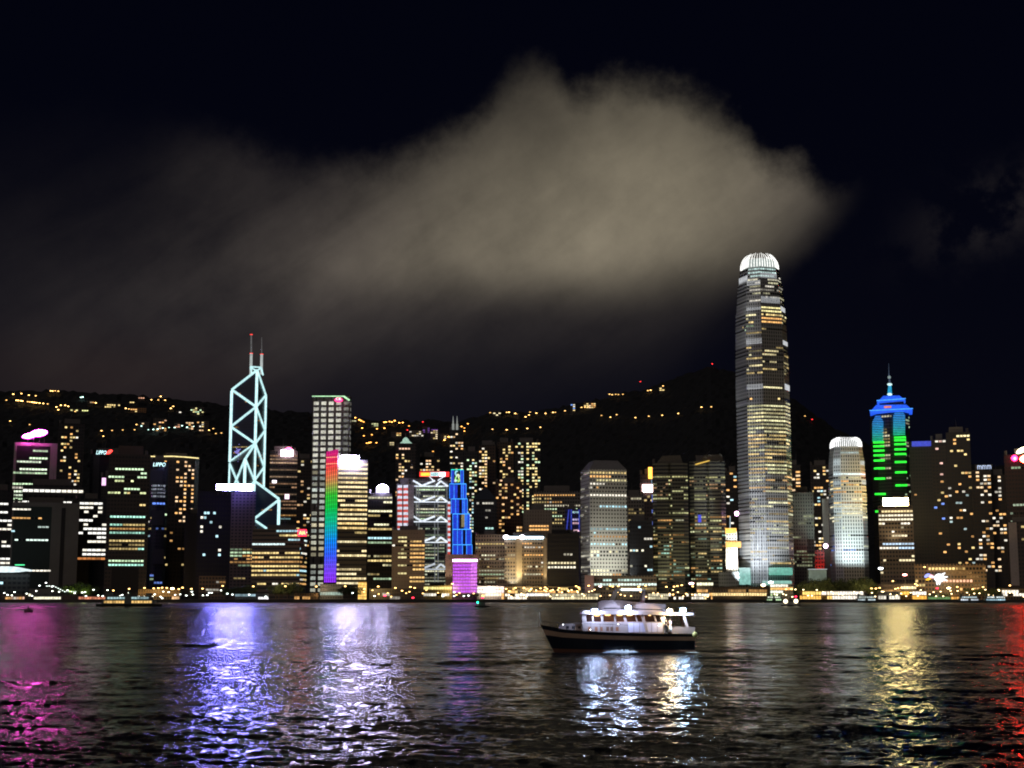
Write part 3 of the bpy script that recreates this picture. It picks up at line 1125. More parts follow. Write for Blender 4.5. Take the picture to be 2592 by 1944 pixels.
# --- tall tower of a regular lamp grid
t = tower('tall square tower of evenly gridded dim white lamps under a pale green roof line', 787, 886, 1002, 1860, 12, wall=(.12, .115, .11), fh=7.45, bay=9.6, wu=.2, wv=.9, ww=.66, wh=.58, yaw=-9, key='grid', plant=False,
          bands=[(1000, 1190, 780, 873, fixed((.95, .93, .78), .30, .25)), (1190, 1500, 770, 873, office(1, .97, [(.95, .95, .75), (1, .9, .6), (.9, 1, .9)], .16, .34, 3)), (1000, 1500, 873, 900, fixed((.8, .8, .7), .10, .3))])
m = Mesh()
pts = [P(790, 1003, 1848), P(870, 1003, 1848), P(884, 1013, 1856)]
m.beam(pts[0], pts[1], .8, sides=4)
m.beam(pts[1], pts[2], 1.2, sides=4)
m.build('roof_light', emis((.55, 1, .55), 1.1, False), t['rt'])
s = leaf(857, 1013, 11, 6, 0, 1850, t, None, 1).build('sign', emis((1, .03, .2), 2.5, True, 'red_sign'), t['rt'])
sign_text(t, s, 'CK', 850, 864, 1009.5, 1016, emis((1, .85, .6), 2.2, False, 'sign_letters'), 14)

# --- rainbow wall tower
t = tower('golden windowed office tower with a rainbow LED side wall and a glaring white roof sign', 824, 929, 1163, 1620, 22, wall=(.10, .085, .06), fh=5.05, bay=2.6, wu=.9, wv=.35, ww=.9, wh=.44, yaw=0, key='rain',
          poly=[(-23.4, 8.0), (-10.0, -1.5), (23.4, 1.5), (23.4, 24), (-23.4, 24)], plant=False,
          bands=[(1173, 1199, 856, 935, fixed((1, .85, .5), .9, .25, )), (1199, 1206, 856, 935, office(0, 0, [YEL])), (1206, 1344, 853, 935, office(.98, .9, [(1, .78, .38), (1, .7, .28), (1, .82, .45)], .45, .95, 6)),
                 (1344, 1362, 853, 935, office(.7, .45, [(1, .75, .3)], .25, .6, 4)), (1362, 1480, 853, 935, office(.98, .9, [(1, .8, .42), (1, .85, .5)], .35, .85, 6))])
poly = t['poly']
m_l, b_, n_ = principled('led_wall')
uvn = n_.new('ShaderNodeUVMap')
s_ = n_.new('ShaderNodeSeparateXYZ')
m_l.node_tree.links.new(uvn.outputs[0], s_.inputs[0])
cr = n_.new('ShaderNodeValToRGB')
stops = [(0, (.30, .03, .95)), (.07, (.22, .05, 1)), (.2, (.03, .1, 1)), (.3, (0, .22, .9)), (.38, (0, .38, .55)), (.46, (0, .5, .25)), (.56, (0, .55, .06)), (.66, (.03, .5, .03)), (.71, (.22, .38, .06)),
         (.77, (.6, .25, .08)), (.83, (.85, .12, .06)), (.9, (.9, .03, .07)), (1, (.6, .01, .22))]
el_ = cr.color_ramp.elements
el_[0].position, el_[0].color = stops[0][0], stops[0][1] + (1,)
el_[1].position, el_[1].color = 1.0, stops[-1][1] + (1,)
for p_, c_ in stops[1:-1]:
    e_ = el_.new(p_)
    e_.color = c_ + (1,)
n_.put(cr.inputs[0], s_.outputs[1])
st_ = n_.m('LESS_THAN', n_.m('ABSOLUTE', n_.m('SUBTRACT', n_.m('FRACT', n_.m('MULTIPLY', s_.outputs[0], 6.0)), .5)), .22)
rw_ = n_.m('LESS_THAN', n_.m('FRACT', n_.m('MULTIPLY', s_.outputs[1], 31.0)), .22)
n_.put(b_.inputs['Emission Color'], cr.outputs[0])
n_.put(b_.inputs['Emission Strength'], n_.m('MULTIPLY', n_.m('MULTIPLY_ADD', st_, .95, .45), n_.m('MULTIPLY', n_.m('MULTIPLY_ADD', n_.noise(uvn.outputs[0], 22.0, 3.0), 1.2, .45), n_.m('MULTIPLY_ADD', rw_, .35, .9))))
b_.inputs['Base Color'].default_value = (.02, .02, .02, 1)
a2, b2 = poly[0], poly[1]
z0, z1a, z1b = P(836, 1474, 1620).z, P(836, 1142, 1620).z, P(860, 1136, 1614).z
o_ = t['org']
qa, qb = o_ + t['er'] * a2[0] + t['ed'] * a2[1], o_ + t['er'] * b2[0] + t['ed'] * b2[1]
nrm = Vector(((qb - qa).y, -(qb - qa).x, 0)).normalized()
V = []
for off in (1.2, .05):
    for p_, z_ in ((qa, z0), (qb, z0), (qb, z1b), (qa, z1a)):
        V.append(Vector((p_.x, p_.y, z_)) + nrm * off - t['rt'].location)
mesh_obj('led_wall', V, [(0, 1, 2, 3), (5, 4, 7, 6), (4, 5, 1, 0), (6, 7, 3, 2), (5, 6, 2, 1), (7, 4, 0, 3)], m_l, t['rt'], uvs=[(0, 0), (1, 0), (1, 1), (0, 1)] * 2)
mk = emis((.60, .54, 1.0), 190, name='roof_sign')
panel(t, 'sign', 862, 909, 1154, 1178, mk, 1.5, 1.0)
for yy_ in (1157, 1173.5):
    m = Mesh()
    for i in range(6):
        f0, f1 = (i + .15) / 6, (i + .75) / 6
        z_ = P(845, yy_, 1620).z
        m.beam(qa.lerp(qb, f0) + UP * (z_ - qa.z) + nrm * 1.4, qa.lerp(qb, f1) + UP * (z_ - qa.z) + nrm * 1.4, .5, sides=4)
    m.build('light_strip', emis((1, .45, .25), 1.4, False), t['rt'])

t = tower('dark office tower with green gold rows and a small glaring white roof sign', 931, 992, 1248, 1700, 30, wall=(.06, .055, .05), fh=5.2, bay=3.2, ww=.85, wh=.42,
          bands=[(1250, 1272, 931, 992, office(1, .7, [(1, .95, .6)], .15, .45, 3)), (1290, 1302, 931, 990, fixed((1, .95, .6), .7)), (1318, 1332, 945, 985, fixed((1, .95, .6), .6)), (1358, 1366, 931, 990, office(1, .7, [COO], .4, .8, 4)),
                 (1272, 1480, 931, 992, office(.6, .5, [(1, .9, .5), YEL, GRN], .15, .55, 5))])
s = leaf(968, 1236, 14, 9.5, 0, 1700, t, None, 1).build('sign', emis((.66, .6, 1.0), 110, name='roof_sign'), t['rt'])
t = tower('brown block with a plain beige left half and amber window strips on its right half', 992, 1075, 1341, 1590, 30, wall=(.30, .23, .17), fh=4.3, bay=3.2, wu=.15, wv=.2, ww=.85, wh=.42,
          bands=[(1352, 1460, 1008, 1030, office(.9, .75, [(1, .85, .4)], .3, .7, 3)), (1360, 1475, 1036, 1075, office(.85, .85, [(1, .62, .22), (1, .55, .18)], .3, .9, 6)), (1341, 1475, 990, 998, office(.2, .5, [WHT], .3, .8, 2))])

# ------------------------------------------------------------ towers of the middle stretch
STEEL = plain('grey_steel', (.32, .33, .34), .45, .3)
t = tower('steel framed bank tower with white hanging trusses and red white striped side masts', 1033, 1138, 1212, 1760, 34, wall=(.10, .11, .10), fh=3.9, bay=2.8, wu=.9, wv=.5, ww=.86, wh=.42, key='truss', plant=False,
          bands=[(1228, 1480, 1052, 1128, office(.97, .72, [(.75, 1, .62), (.95, 1, .7), (1, .95, .65)], .10, .42, 4)), (1300, 1312, 1086, 1128, fixed((1, .12, .06), .3)), (1362, 1370, 1086, 1128, fixed((1, .12, .06), .25))])
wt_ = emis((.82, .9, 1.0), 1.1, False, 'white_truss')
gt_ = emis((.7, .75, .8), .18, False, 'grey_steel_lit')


def strut(T, a, b, r, mt, nm, off=3.0, parent=None, sides=4):
    m = Mesh()
    m.beam(P(a[0], a[1], T['D']) - T['ed'] * off, P(b[0], b[1], T['D']) - T['ed'] * off, r, sides=sides)
    return m.build(nm, mt, parent or T['rt'])


for x in (1044, 1054, 1060, 1100, 1108, 1131):
    strut(t, (x, 1222), (x + 1, 1474), .8, gt_, 'mast', 2.2)
for y in (1230, 1270, 1320, 1372, 1440):
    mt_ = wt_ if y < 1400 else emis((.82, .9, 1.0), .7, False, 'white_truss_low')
    strut(t, (1043, y + 1), (1135, y + 1), .8, mt_, 'truss_chord')
    for a, b in (((1046, y - 13), (1068, y)), ((1068, y), (1101, y - 13)), ((1115, y - 12), (1132, y)), ((1104, y - 1), (1116, y - 12))):
        strut(t, a, b, 1.5, mt_, 'hanger', 3.4)
strut(t, (1086, 1206), (1098, 1218), .9, wt_, 'hanger'); strut(t, (1108, 1217), (1124, 1206), .9, wt_, 'hanger')
s = panel(t, 'sign', 1062, 1137, 1195, 1207, emis((1, .03, .03), 1.6, True, 'red_sign'), 2, 3)
panel(t, 'sign_panel', 1065, 1088, 1197.5, 1205.5, emis((1, .42, .03), 2.2, False), .3, 5.1, s)
panel(t, 'sign_panel', 1089, 1111, 1196, 1206.5, emis((.6, .95, .95), 1.1, False), .3, 5.1, s)
panel(t, 'sign_panel', 1112, 1127, 1196, 1207, emis((1, .85, 1), 3.0, True), .3, 5.1, s)
sign_text(t, s, 'HSBC', 1091, 1110, 1199, 1205.5, emis((.08, .35, .45), .5, False), 5.6)


def striped(T, xa, xb, ya, yb, nm='striped_mast', off=4.5):
    cx_ = (xa + xb) / 2
    k = T['D'] / FP
    m = Mesh()
    n = int((yb - ya) / 6.6)
    for i in range(n):
        y0, y1 = ya + (yb - ya) * i / n, ya + (yb - ya) * (i + 1) / n
        m.beam(P(cx_, y1, T['D']) - T['ed'] * off, P(cx_, y0, T['D']) - T['ed'] * off, (xb - xa) / 2 * k, sides=8, mi=i % 2, caps=False)
    m.build(nm, None, T['rt'], mats=[emis((.8, .85, 1), .85, False, 'white_stripe'), emis((1, .1, .07), .55, False, 'red_stripe')])


striped(t, 1133, 1140, 1270, 1404)
t2 = tower('grey service core tower with two red and white striped lit columns', 1003, 1047, 1226, 1752, 20, wall=(.17, .16, .17), wu=.2, wv=.2, key='core', plant=True, name='service_tower', cat='service tower')
striped(t2, 1006, 1018, 1229, 1345, off=4)
striped(t2, 1021, 1033, 1229, 1345, off=4)
flood(1040, 1345, 1735, P(1040, 1240, 1752), 4e4, (1, .9, .9))

# neon stepped tower
ND = 1715
tiers = [(1142, 1173, 1188, 1224), (1138, 1180, 1224, 1262), (1142, 1183, 1262, 1300), (1146, 1189, 1300, 1339), (1146, 1193, 1339, 1378), (1146, 1195, 1378, 1410)]
o0, er, ed = frame(1166, 1300, ND)
nt = root('neon_tower', 'slim stepped tower glowing blue, outlined by neon tubes, colourful emblem on top', 'office tower', (o0.x, o0.y, 3))
TN = dict(rt=nt, er=er, ed=ed, org=Vector((o0.x, o0.y, 3)), D=ND)
blu, cya = emis((.02, .07, 1), .62, False, 'blue_panel'), emis((.05, .35, 1), 1.7, False, 'neon_tube')
drk = plain('dark_glazing', (.04, .035, .04), .3)
for i, (xa, xb, yA, yB) in enumerate(tiers):
    if i == len(tiers) - 1: yB = 1480
    fr = panel(TN, 'tier', xa, xb, yA, yB, drk, 22 + i * .4, -22.4 - i * .4)
    yB = min(yB, 1410)
    ox = -.0
    w_ = xb - xa
    if i == 0:
        panel(TN, 'blue_panel', xa, xa + 7, yA + 2, yB, blu, .25, .1, fr)
        panel(TN, 'blue_panel', xb - 7, xb, yA + 2, yB, blu, .25, .1, fr)
    elif i < 3:
        panel(TN, 'blue_panel', xa, xa + 20, yA + 3, yB, blu, .25, .1, fr)
        panel(TN, 'blue_panel', xb - 14, xb, yA + 3, yB, blu, .25, .1, fr)
    else:
        panel(TN, 'blue_panel', xa, xa + (16 if i == 3 else 26), yA + 3, yB, blu, .25, .1, fr)
        panel(TN, 'blue_panel', xb - 15, xb, yA + 3, yB, blu, .25, .1, fr)
    vs = [xa, xb] if i == 0 else [xa, xa + w_ * .27, xb - w_ * .27, xb - w_ * .17, xb] if i < 4 else [xa, xa + w_ * .25, xa + w_ * .5, xa + w_ * .72, xb]
    if i == 0: vs = [xa + .5, xb - 7, xb]
    for x in vs:
        strut(TN, (x, yB), (x, yA + 1.5), .28, cya, 'neon_tube', .8, fr)
    strut(TN, (xa, yA + 1), (xb, yA + 1), .55, cya if i else emis((.02, .8, .55), 1.6, False, 'neon_teal'), 'neon_tube', .8, fr)
panel(TN, 'lit_window', 1168, 1176, 1302, 1334, emis((.8, .65, .3), .3, False), .1, .35)
em = Mesh()
eb = None
for k_, (cx_, cy_, rr, a0, a1, c_) in enumerate(((1156, 1198, 5.5, 40, 300, (.35, .8, 1)), (1159, 1206, 5, -60, 200, (.9, 1, .7)), (1156, 1212, 5, 90, 330, (.4, 1, .3)), (1160, 1215, 4.5, -120, 90, (.6, .9, .2)), (1153, 1217, 2.5, 0, 360, (.8, .95, 1)))):
    m = Mesh()
    prev = None
    for j in range(9):
        a = R(a0 + (a1 - a0) * j / 8)
        p = P(cx_ + rr * .6 * math.cos(a), cy_ - rr * math.sin(a), ND) - TN['ed'] * (1.2 + .1 * k_)
        if prev is not None:
            m.beam(prev, p, .9, sides=5)
        prev = p
    m.build('emblem_band', emis(c_, 1.0, False, 'emblem'), nt)

t = tower('beige block standing behind the glowing violet hotel front', 1127, 1213, 1403, 1600, 24, wall=(.33, .22, .17), wu=.1, wv=.1, plant=False, name='low_block', cat='building')
flood(1137, 1478, 1580, P(1137, 1420, 1600), 1.5e4, (1, .8, .6))
t = tower('small block glowing bright violet with a white line of light on top', 1146, 1207, 1421, 1556, 24, wall=(.3, .1, .35), fh=3.4, bay=1.6, ww=.62, wh=.72, plant=False, key='violet', name='hotel_block', cat='building',
          bands=[(1420, 1502, 1140, 1192, fixed((.62, .10, 1.0), .75, .25)), (1420, 1502, 1192, 1210, fixed((.85, .22, 1.0), .95, .5))])
panel(t, 'roof_light', 1146, 1208, 1416, 1421.5, emis((1, .5, 1), 9, True, 'violet_line'), 1, .6)
rv = random.Random(4)
for k_ in range(8):
    panel(t, 'balcony', 1193, 1208, 1426 + k_ * 9, 1429 + k_ * 9, emis((.8, .2, 1), .9, False), 1.6, .4)

AP = dict(cells=True, name='apartment_tower', cat='apartment tower')
WARM = [ORG, YEL, (1, .62, .32), (1, .7, .4), WHT]
tower('dark apartment tower with a tiered top under a pale green lit lantern roof', 1000, 1052, 1122, 2330, 28, fh=5.0, bay=4.2, wall=(.06, .05, .05), ww=.75, key='lantern', plant=False,
      bands=[(1134, 1142, 1010, 1042, fixed((1, .6, .4), .5)), (1150, 1290, 1000, 1046, resi(.3, WARM, .3, .9)), (1290, 1480, 1000, 1046, resi(.2, WARM, .3, .8))], **AP)
T = TOWERS['lantern']
for ya_, yb_, xa, xb in ((1113, 1122, 1012, 1043), (1107, 1113, 1019, 1035)):
    m = Mesh()
    pa, pb, pc, pd = (P(x, y, 2330) for x, y in ((xa, yb_), (xb, yb_), ((xa + 2 * xb) / 3, ya_), ((2 * xa + xb) / 3, ya_)))
    dd = T['ed'] * 14
    m.quad8([pa, pb, pb + dd, pa + dd, pd, pc, pc + dd, pd + dd])
    m.build('lantern_roof', emis((.65, 1, .8), .55, False, 'green_roof'), T['rt'])
strut(T, (1027, 1107), (1027, 1097), .5, STEEL, 'antenna', 0)
tower('dim orange windowed apartment tower behind the steel framed bank', 1062, 1112, 1156, 2380, 26, fh=5.0, bay=4.2, wall=(.06, .05, .045), bands=[(1160, 1200, 1060, 1115, resi(.55, WARM, .3, 1.0))], **AP)
tower('apartment tower with gold windows behind the neon tower, below the twin white spires', 1138, 1172, 1088, 2480, 24, fh=5.0, bay=4.2, wall=(.05, .045, .045), key='spires', bands=[(1090, 1230, 1138, 1170, resi(.4, WARM, .3, .9))], **AP)
T = TOWERS['spires']
for x in (1147, 1157):
    m = Mesh()
    m.beam(P(x, 1088, 2480), P(x, 1073, 2480), 2.0)
    m.beam(P(x, 1073, 2480), P(x, 1053, 2480), 1.3, .3)
    m.build('spire', emis((.8, .85, .8), .3, False, 'lit_spire'), T['rt'])
tower('apartment tower with pale greenish windows right of the neon tower', 1174, 1207, 1142, 2270, 26, fh=4.8, bay=4.0, wall=(.05, .05, .045), bands=[(1145, 1350, 1174, 1207, resi(.36, [WHT, GRN, YEL, COO], .3, .9))], **AP)
tower('apartment tower with the brightest peach windows in a single left column', 1212, 1254, 1126, 2330, 28, fh=5.0, bay=4.2, wall=(.10, .065, .045), bands=[(1130, 1240, 1212, 1236, resi(.62, WARM, .5, 1.2)), (1150, 1240, 1236, 1256, resi(.15, WARM, .2, .7))], **AP)
tower('brown apartment tower with salmon windows in two columns', 1258, 1300, 1119, 2345, 28, fh=5.0, bay=4.2, wall=(.11, .075, .05), bands=[(1122, 1260, 1262, 1300, resi(.42, [ORG, (1, .6, .35), YEL], .3, .9))], **AP)
tower('dark apartment tower with yellow window columns down both sides, facing open hillside', 1304, 1368, 1119, 2300, 30, fh=4.9, bay=4.2, wall=(.045, .045, .04),
      bands=[(1121, 1300, 1306, 1328, resi(.4, [YEL, GRN, YEL, WHT], .3, .9)), (1121, 1300, 1334, 1368, resi(.6, [YEL, YEL, (1, .9, .45), GRN], .35, 1.1))], **AP)
t = tower('dark tower under a plain dark pyramid roof', 1198, 1257, 1264, 1880, 32, wall=(.05, .055, .07), fh=4.6, bay=3.4, plant=False, key='pyr',
          bands=[(1266, 1274, 1206, 1250, office(1, .6, [WHT, COO], .15, .4, 4)), (1275, 1360, 1230, 1252, office(.55, .6, [(.6, 1, .9), WHT], .15, .5, 3))])
m = Mesh()
b4 = [t['at'](x, y, t['ztop'], 1.04) + t['org'] for x, y in t['poly']]
ap = t['at'](0, 16, P(1230, 1229, 1890).z) + t['org']
m.loft([b4, [ap + (q_ - ap) * .02 for q_ in b4]])
m.build('pyramid_roof', plain('slate_roof', (.05, .06, .085), .4), t['rt'])
tower('reddish brown apartment tower dotted with orange windows between pyramid roof and grey lit block', 1255, 1322, 1222, 1960, 32, fh=4.4, bay=3.6, wall=(.14, .07, .045), bands=[(1225, 1350, 1258, 1322, resi(.36, [ORG, ORG, (1, .6, .3), YEL], .25, .8))], **AP)
t = tower('beige tower with a blank left wall and amber window rows', 1325, 1397, 1290, 1830, 32, wall=(.24, .19, .15), fh=4.4, bay=3.4, wu=.2, bands=[(1296, 1352, 1338, 1392, office(.9, .55, [ORG, YEL, (1, .7, .3)], .3, .9, 4))])
tower('wide grey estate block crowded with white and orange window rows', 1351, 1470, 1243, 1930, 36, wall=(.20, .19, .17), fh=4.6, bay=3.4, ww=.6, wh=.42, name='apartment_block', cat='apartment block',
      bands=[(1243, 1285, 1351, 1470, office(.95, .72, [WHT, (1, .9, .65), ORG, YEL], .25, .8, 3)), (1285, 1360, 1380, 1470, office(.8, .5, [YEL, GRN, WHT], .2, .6, 3))])
t = tower('narrow block lit in deep blue with pale pink streaks, left of the round windowed tower', 1430, 1468, 1288, 1840, 20, wall=(.07, .07, .2), fh=4.6, bay=3.0, bands=[(1290, 1345, 1446, 1466, office(.9, .8, [(.7, .6, 1), (1, .6, .7), COO], .2, .6, 2))])
for x in (1434, 1446, 1466):
    strut(t, (x, 1344), (x + (6 if x < 1440 else 0), 1290), 1.0, emis((.08, .12, 1), .4, False, 'blue_line'), 'blue_strip', .6)
t = tower('wide beige hotel with dim window rows, left wing of the pair with white roof letters', 1203, 1277, 1353, 1625, 34, wall=(.30, .24, .18), fh=4.2, bay=3.0, wu=.5, wv=.45, wh=.4, ww=.6, key='hotelA',
          bands=[(1356, 1480, 1206, 1277, office(.75, .5, [(1, .95, .65), YEL, GRN], .15, .5, 4))])
t = tower('beige hotel wing with gold floodlit pillars and two white roof signs', 1277, 1383, 1358, 1612, 34, wall=(.32, .25, .18), fh=4.2, bay=3.0, wu=.5, wv=.45, wh=.4, ww=.6, key='hotelB',
          bands=[(1368, 1380, 1318, 1350, office(1, .8, [ORG], .6, .9, 5)), (1384, 1478, 1280, 1306, office(.6, .45, [(1, .95, .65), YEL], .15, .5, 3)), (1384, 1478, 1326, 1374, office(.8, .5, [(1, .95, .65), ORG, WHT], .2, .7, 3))])
for xa, xb in ((1307, 1322), (1376, 1384)):
    pl_ = panel(t, 'pillar', xa, xb, 1362, 1484, plain('pale_pillar', (.5, .42, .3)), 2.5, .3)
flood(1314.5, 1484, 1594, P(1314.5, 1420, 1611), 5.0e4, (1, .72, .3), 60)
flood(1380, 1484, 1597, P(1380, 1430, 1611), 1.6e4, (1, .75, .4), 55)
flood(1285, 1484, 1597, P(1285, 1440, 1612), 9e3, (1, .95, .7), 50)
flood(1296, 1478, 1600, P(1300, 1455, 1612), 1.5e4, (1, .95, .7), 90)
for xa, xb, s_ in ((1277, 1314, 'ooooo'), (1318, 1376, 'oooooooo')):
    s = panel(t, 'sign', xa, xb, 1358, 1364, emis((.62, .85, 1), 6, True, 'roof_letters'), .6, 1.0)
    m = Mesh()
    m.ball(P(xa + 4, 1359.5, 1608), 2.3, sq=(1.4, .5, 1))
    m.build('sign_emblem', emis((.85, .85, 1), 9, False), s)
tower('black office block with warm white rows below the round windowed tower', 1386, 1466, 1350, 1590, 34, wall=(.03, .028, .026), fh=4.6, bay=3.2, ww=.7, wh=.45, key='blk',
      bands=[(1380, 1470, 1388, 1462, office(.7, .42, [(1, .85, .5), (1, .92, .7)], .3, .9, 4))])
panel(TOWERS['blk'], 'roof_box', 1396, 1440, 1341, 1350, plain('black_recess', (.01, .01, .012)), 20, -24)
# round-windowed tower
t = tower('pale tower of round windows with a chamfered roof, floodlit white from below', 1469, 1588, 1187, 1690, 40, yaw=16, wall=(.52, .51, .46), fh=4.35, bay=3.55, wu=.0, wv=.0, key='round', plant=False, yref=1320,
          ww=.6, wh=.52,
          bands=[(1190, 1203, 1494, 1590, office(1, .8, [YEL, (1, .9, .5)], .5, .9, 8)), (1246, 1256, 1494, 1590, office(1, .85, [COO, WHT], .5, 1.0, 6)), (1224, 1234, 1494, 1590, office(1, .7, [WHT], .4, .9, 6)),
                 (1190, 1460, 1494, 1592, office(.62, .36, [(1, .88, .45), (1, .92, .6), ORG, COO], .35, .95, 4)), (1190, 1460, 1469, 1494, office(.7, .4, [(1, .95, .75)], .1, .35, 3))])
m_r, b_, n_ = principled('round_window_facade')
uvn = n_.new('ShaderNodeUVMap')
s_ = n_.new('ShaderNodeSeparateXYZ')
m_r.node_tree.links.new(uvn.outputs[0], s_.inputs[0])
fu = n_.m('SUBTRACT', n_.m('FRACT', n_.m('DIVIDE', s_.outputs[0], 3.55)), .5)
fv = n_.m('SUBTRACT', n_.m('FRACT', n_.m('DIVIDE', s_.outputs[1], 4.35)), .5)
rr_ = n_.m('SQRT', n_.m('ADD', n_.m('POWER', n_.m('MULTIPLY', fu, 3.55), 2), n_.m('POWER', n_.m('MULTIPLY', fv, 4.35), 2)))
n_.put(b_.inputs['Base Color'], n_.mix(n_.m('LESS_THAN', rr_, 1.0), (.5, .49, .44, 1), (.02, .02, .02, 1)))
b_.inputs['Roughness'].default_value = .6
t['rt'].children[0].data.materials[0] = m_r
m = Mesh()
zt, zr = t['ztop'], P(1520, 1165, 1700).z
b4 = [t['at'](x, y, zt) + t['org'] for x, y in t['poly']]
cc = sum(b4, Vector()) / 4
m.loft([b4, [Vector((cc.x, cc.y, zr)) + (Vector((q_.x, q_.y, zr)) - Vector((cc.x, cc.y, zr))) * .62 for q_ in b4]])
m.build('chamfered_roof', plain('grey_roof', (.22, .22, .23)), t['rt'])
for x, pw in ((1500, .7e4), (1522, 2.6e4), (1540, 5.5e4), (1562, 2.4e4), (1584, 1.6e4)):
    flood(x, 1472, 1652, P(x, 1395, 1692), pw * 1.25, (1, 1, .88), 80)
flood(1478, 1472, 1660, P(1480, 1380, 1690), 5e4, (1, 1, .9), 60)
flood(1530, 1478, 1600, P(1530, 1290, 1692), 3.5e5, (1, 1, .9), 24)
tower('plain grey tower peeking out behind the round windowed tower', 1584, 1632, 1254, 1860, 30, wall=(.20, .18, .16), fh=4.6, bay=3.4, bands=[(1256, 1420, 1588, 1632, office(.5, .3, [(1, .9, .6), YEL], .1, .3, 2))])
tower('black glass block with cold and cream windows gathered on its right side', 1594, 1652, 1317, 1670, 30, wall=(.03, .035, .045), fh=4.4, bay=3.2,
      bands=[(1330, 1380, 1594, 1652, office(.4, .25, [COO, WHT], .3, .8, 2)), (1352, 1366, 1618, 1652, office(.9, .8, [WHT], .5, 1, 4)), (1380, 1460, 1594, 1652, office(.6, .45, [(1, .95, .7), COO], .3, .9, 3))])
t = tower('dim tower with a stacked orange red sign above a glaring white sign', 1622, 1664, 1200, 1985, 24, wall=(.08, .055, .05), fh=5, bay=4, bands=[(1202, 1300, 1622, 1660, resi(.22, [ORG, YEL], .15, .5))])
panel(t, 'sign', 1626, 1652, 1227, 1246, emis((1, .72, .68), 9, True, 'white_sign'), 1.5, 1)
s = panel(t, 'sign', 1641, 1651, 1183, 1212, emis((1, .42, .06), 3.2, True, 'orange_sign'), 1.5, 1)
panel(t, 'sign_panel', 1652, 1658, 1190, 1194, emis((1, .02, .08), 3, False), 1, 1, s)
panel(t, 'sign_panel', 1652, 1657, 1196, 1203, emis((.5, .7, 1), 1.2, False), 1, 1, s)
strut(t, (1649, 1212), (1650, 1228), .8, emis((.3, .5, .7), .5, False), 'light_tube', 1)
for yy_ in (1252, 1262, 1290, 1320):
    strut(t, (1651, yy_), (1651, yy_ + 9), .8, emis((.2, .3, 1), .5, False), 'light_tube', 1)
tower('pink tinged blank block beside the low teal lit offices', 1480, 1503, 1456, 1570, 16, wall=(.34, .22, .19), wu=.05, plant=False, name='low_block', cat='building')
flood(1492, 1505, 1550, P(1492, 1470, 1570), 6e3, (1, .8, .8))
tower('long low office podium with teal and cream window rows behind the boat mast', 1503, 1662, 1457, 1585, 24, wall=(.18, .15, .12), fh=4.6, bay=3.2, plant=False, name='podium', cat='building', ww=.8,
      bands=[(1457, 1466, 1590, 1662, office(1, .5, [(1, .95, .7)], .4, .9, 4)), (1466, 1480, 1503, 1662, office(1, .62, [(.7, 1, .9), (1, .95, .7), (.8, 1, .9)], .3, .8, 5)), (1480, 1500, 1503, 1662, office(.5, .3, [ORG, YEL], .2, .6, 3))])
for xa, xb, yt_, dd, lab in ((1653, 1743, 1172, 1690, 'dim greenish gold glass tower with curved corners, left one of the twins'), (1747, 1838, 1168, 1700, 'dim greenish gold glass tower with curved corners, right one of the twins')):
    ex = (xa == 1653)
    t = tower(lab, xa, xb, yt_, dd, 34, poly=[(-20, -6), (-15, -10), (-2, -10), (0, -8), (2, -10), (15, -10), (20, -6), (20, 20), (-20, 20)], wall=(.15, .15, .11), fh=4.2, bay=2.9, wu=.95, wv=.5, ww=.8, wh=.4, group='curved glass twin towers',
              bands=[(1205, 1215, xa, xb, office(1, .8, [(.85, .8, .35)], .15, .4, 5)), (1215, 1260, xa, xb, office(.8, .55, [(.85, .85, .4), (1, .6, .3)], .08, .36, 4)), (1260, 1300, xa, xb, office(.5, .4, [(.85, .85, .4)], .08, .4, 3)),
                     (1300, 1345, xa, xb, office(.5 if ex else .9, .5, [(.85, .85, .4), (.9, .9, .6), ORG], .08, .4, 4)), (1345, 1480, xa, xb, office(.75, .5, [(.85, .9, .5), YEL, ORG, (.5, .9, .7)], .08, .4, 4))])
    h_ = t['H']
    m = Mesh()
    xs = 1 if ex else -1
    a, b = (1662, 1728) if ex else (1770, 1832)
    ytp = 1152 if ex else 1150
    q1, q2 = P(a, yt_, dd + 4), P(b, yt_, dd + 4)
    q3, q4 = P(b - 6, ytp, dd + 4), P(a + 14, ytp + 2, dd + 4)
    ddv = t['ed'] * 18
    m.quad8([q1, q2, q2 + ddv, q1 + ddv, q4, q3, q3 + ddv, q4 + ddv])
    m.build('roof_crown', plain('crown_glass', (.12, .11, .09), .5), t['rt'])
    if not ex:
        strut(t, (1760, 1176), (1796, 1166), 1.0, emis((1, .62, .1), .8, False), 'light_strip', 1)
        panel(t, 'blue_light', 1767, 1775, 1303, 1322, emis((.05, .08, 1), .7, False), .3, .5)
for x, pw in ((1675, 3e4), (1725, 1.5e4), (1780, 1.8e4)):
    flood(x, 1480, 1655, P(x, 1400, 1690), pw, (1, .95, .55), 75)
tower('old dark apartment tower glimpsed left of the tallest tower', 1840, 1868, 1192, 2300, 22, fh=5.2, bay=4.4, wall=(.05, .04, .04), bands=[(1196, 1340, 1842, 1862, resi(.25, [ORG, WHT, COO], .4, .9))], **AP)
t = tower('small ornate tower blazing white below gold lit crown bands', 1838, 1867, 1345, 1655, 16, wall=(.75, .72, .62), fh=3.9, bay=3.2, wu=.4, wv=.5, name='clock_tower', cat='tower', key='white', plant=False)
panel(t, 'gold_crown', 1836, 1864, 1337, 1350, emis((1, .5, .06), 1.8, True, 'gold_crown'), 9, -8)
panel(t, 'gold_band', 1837, 1876, 1371, 1386, emis((1, .5, .06), 1.5, True, 'gold_crown'), 1.5, .1)
strut(t, (1848, 1337), (1848, 1306), .6, emis((.6, .8, .9), .6, False), 'antenna', 0)
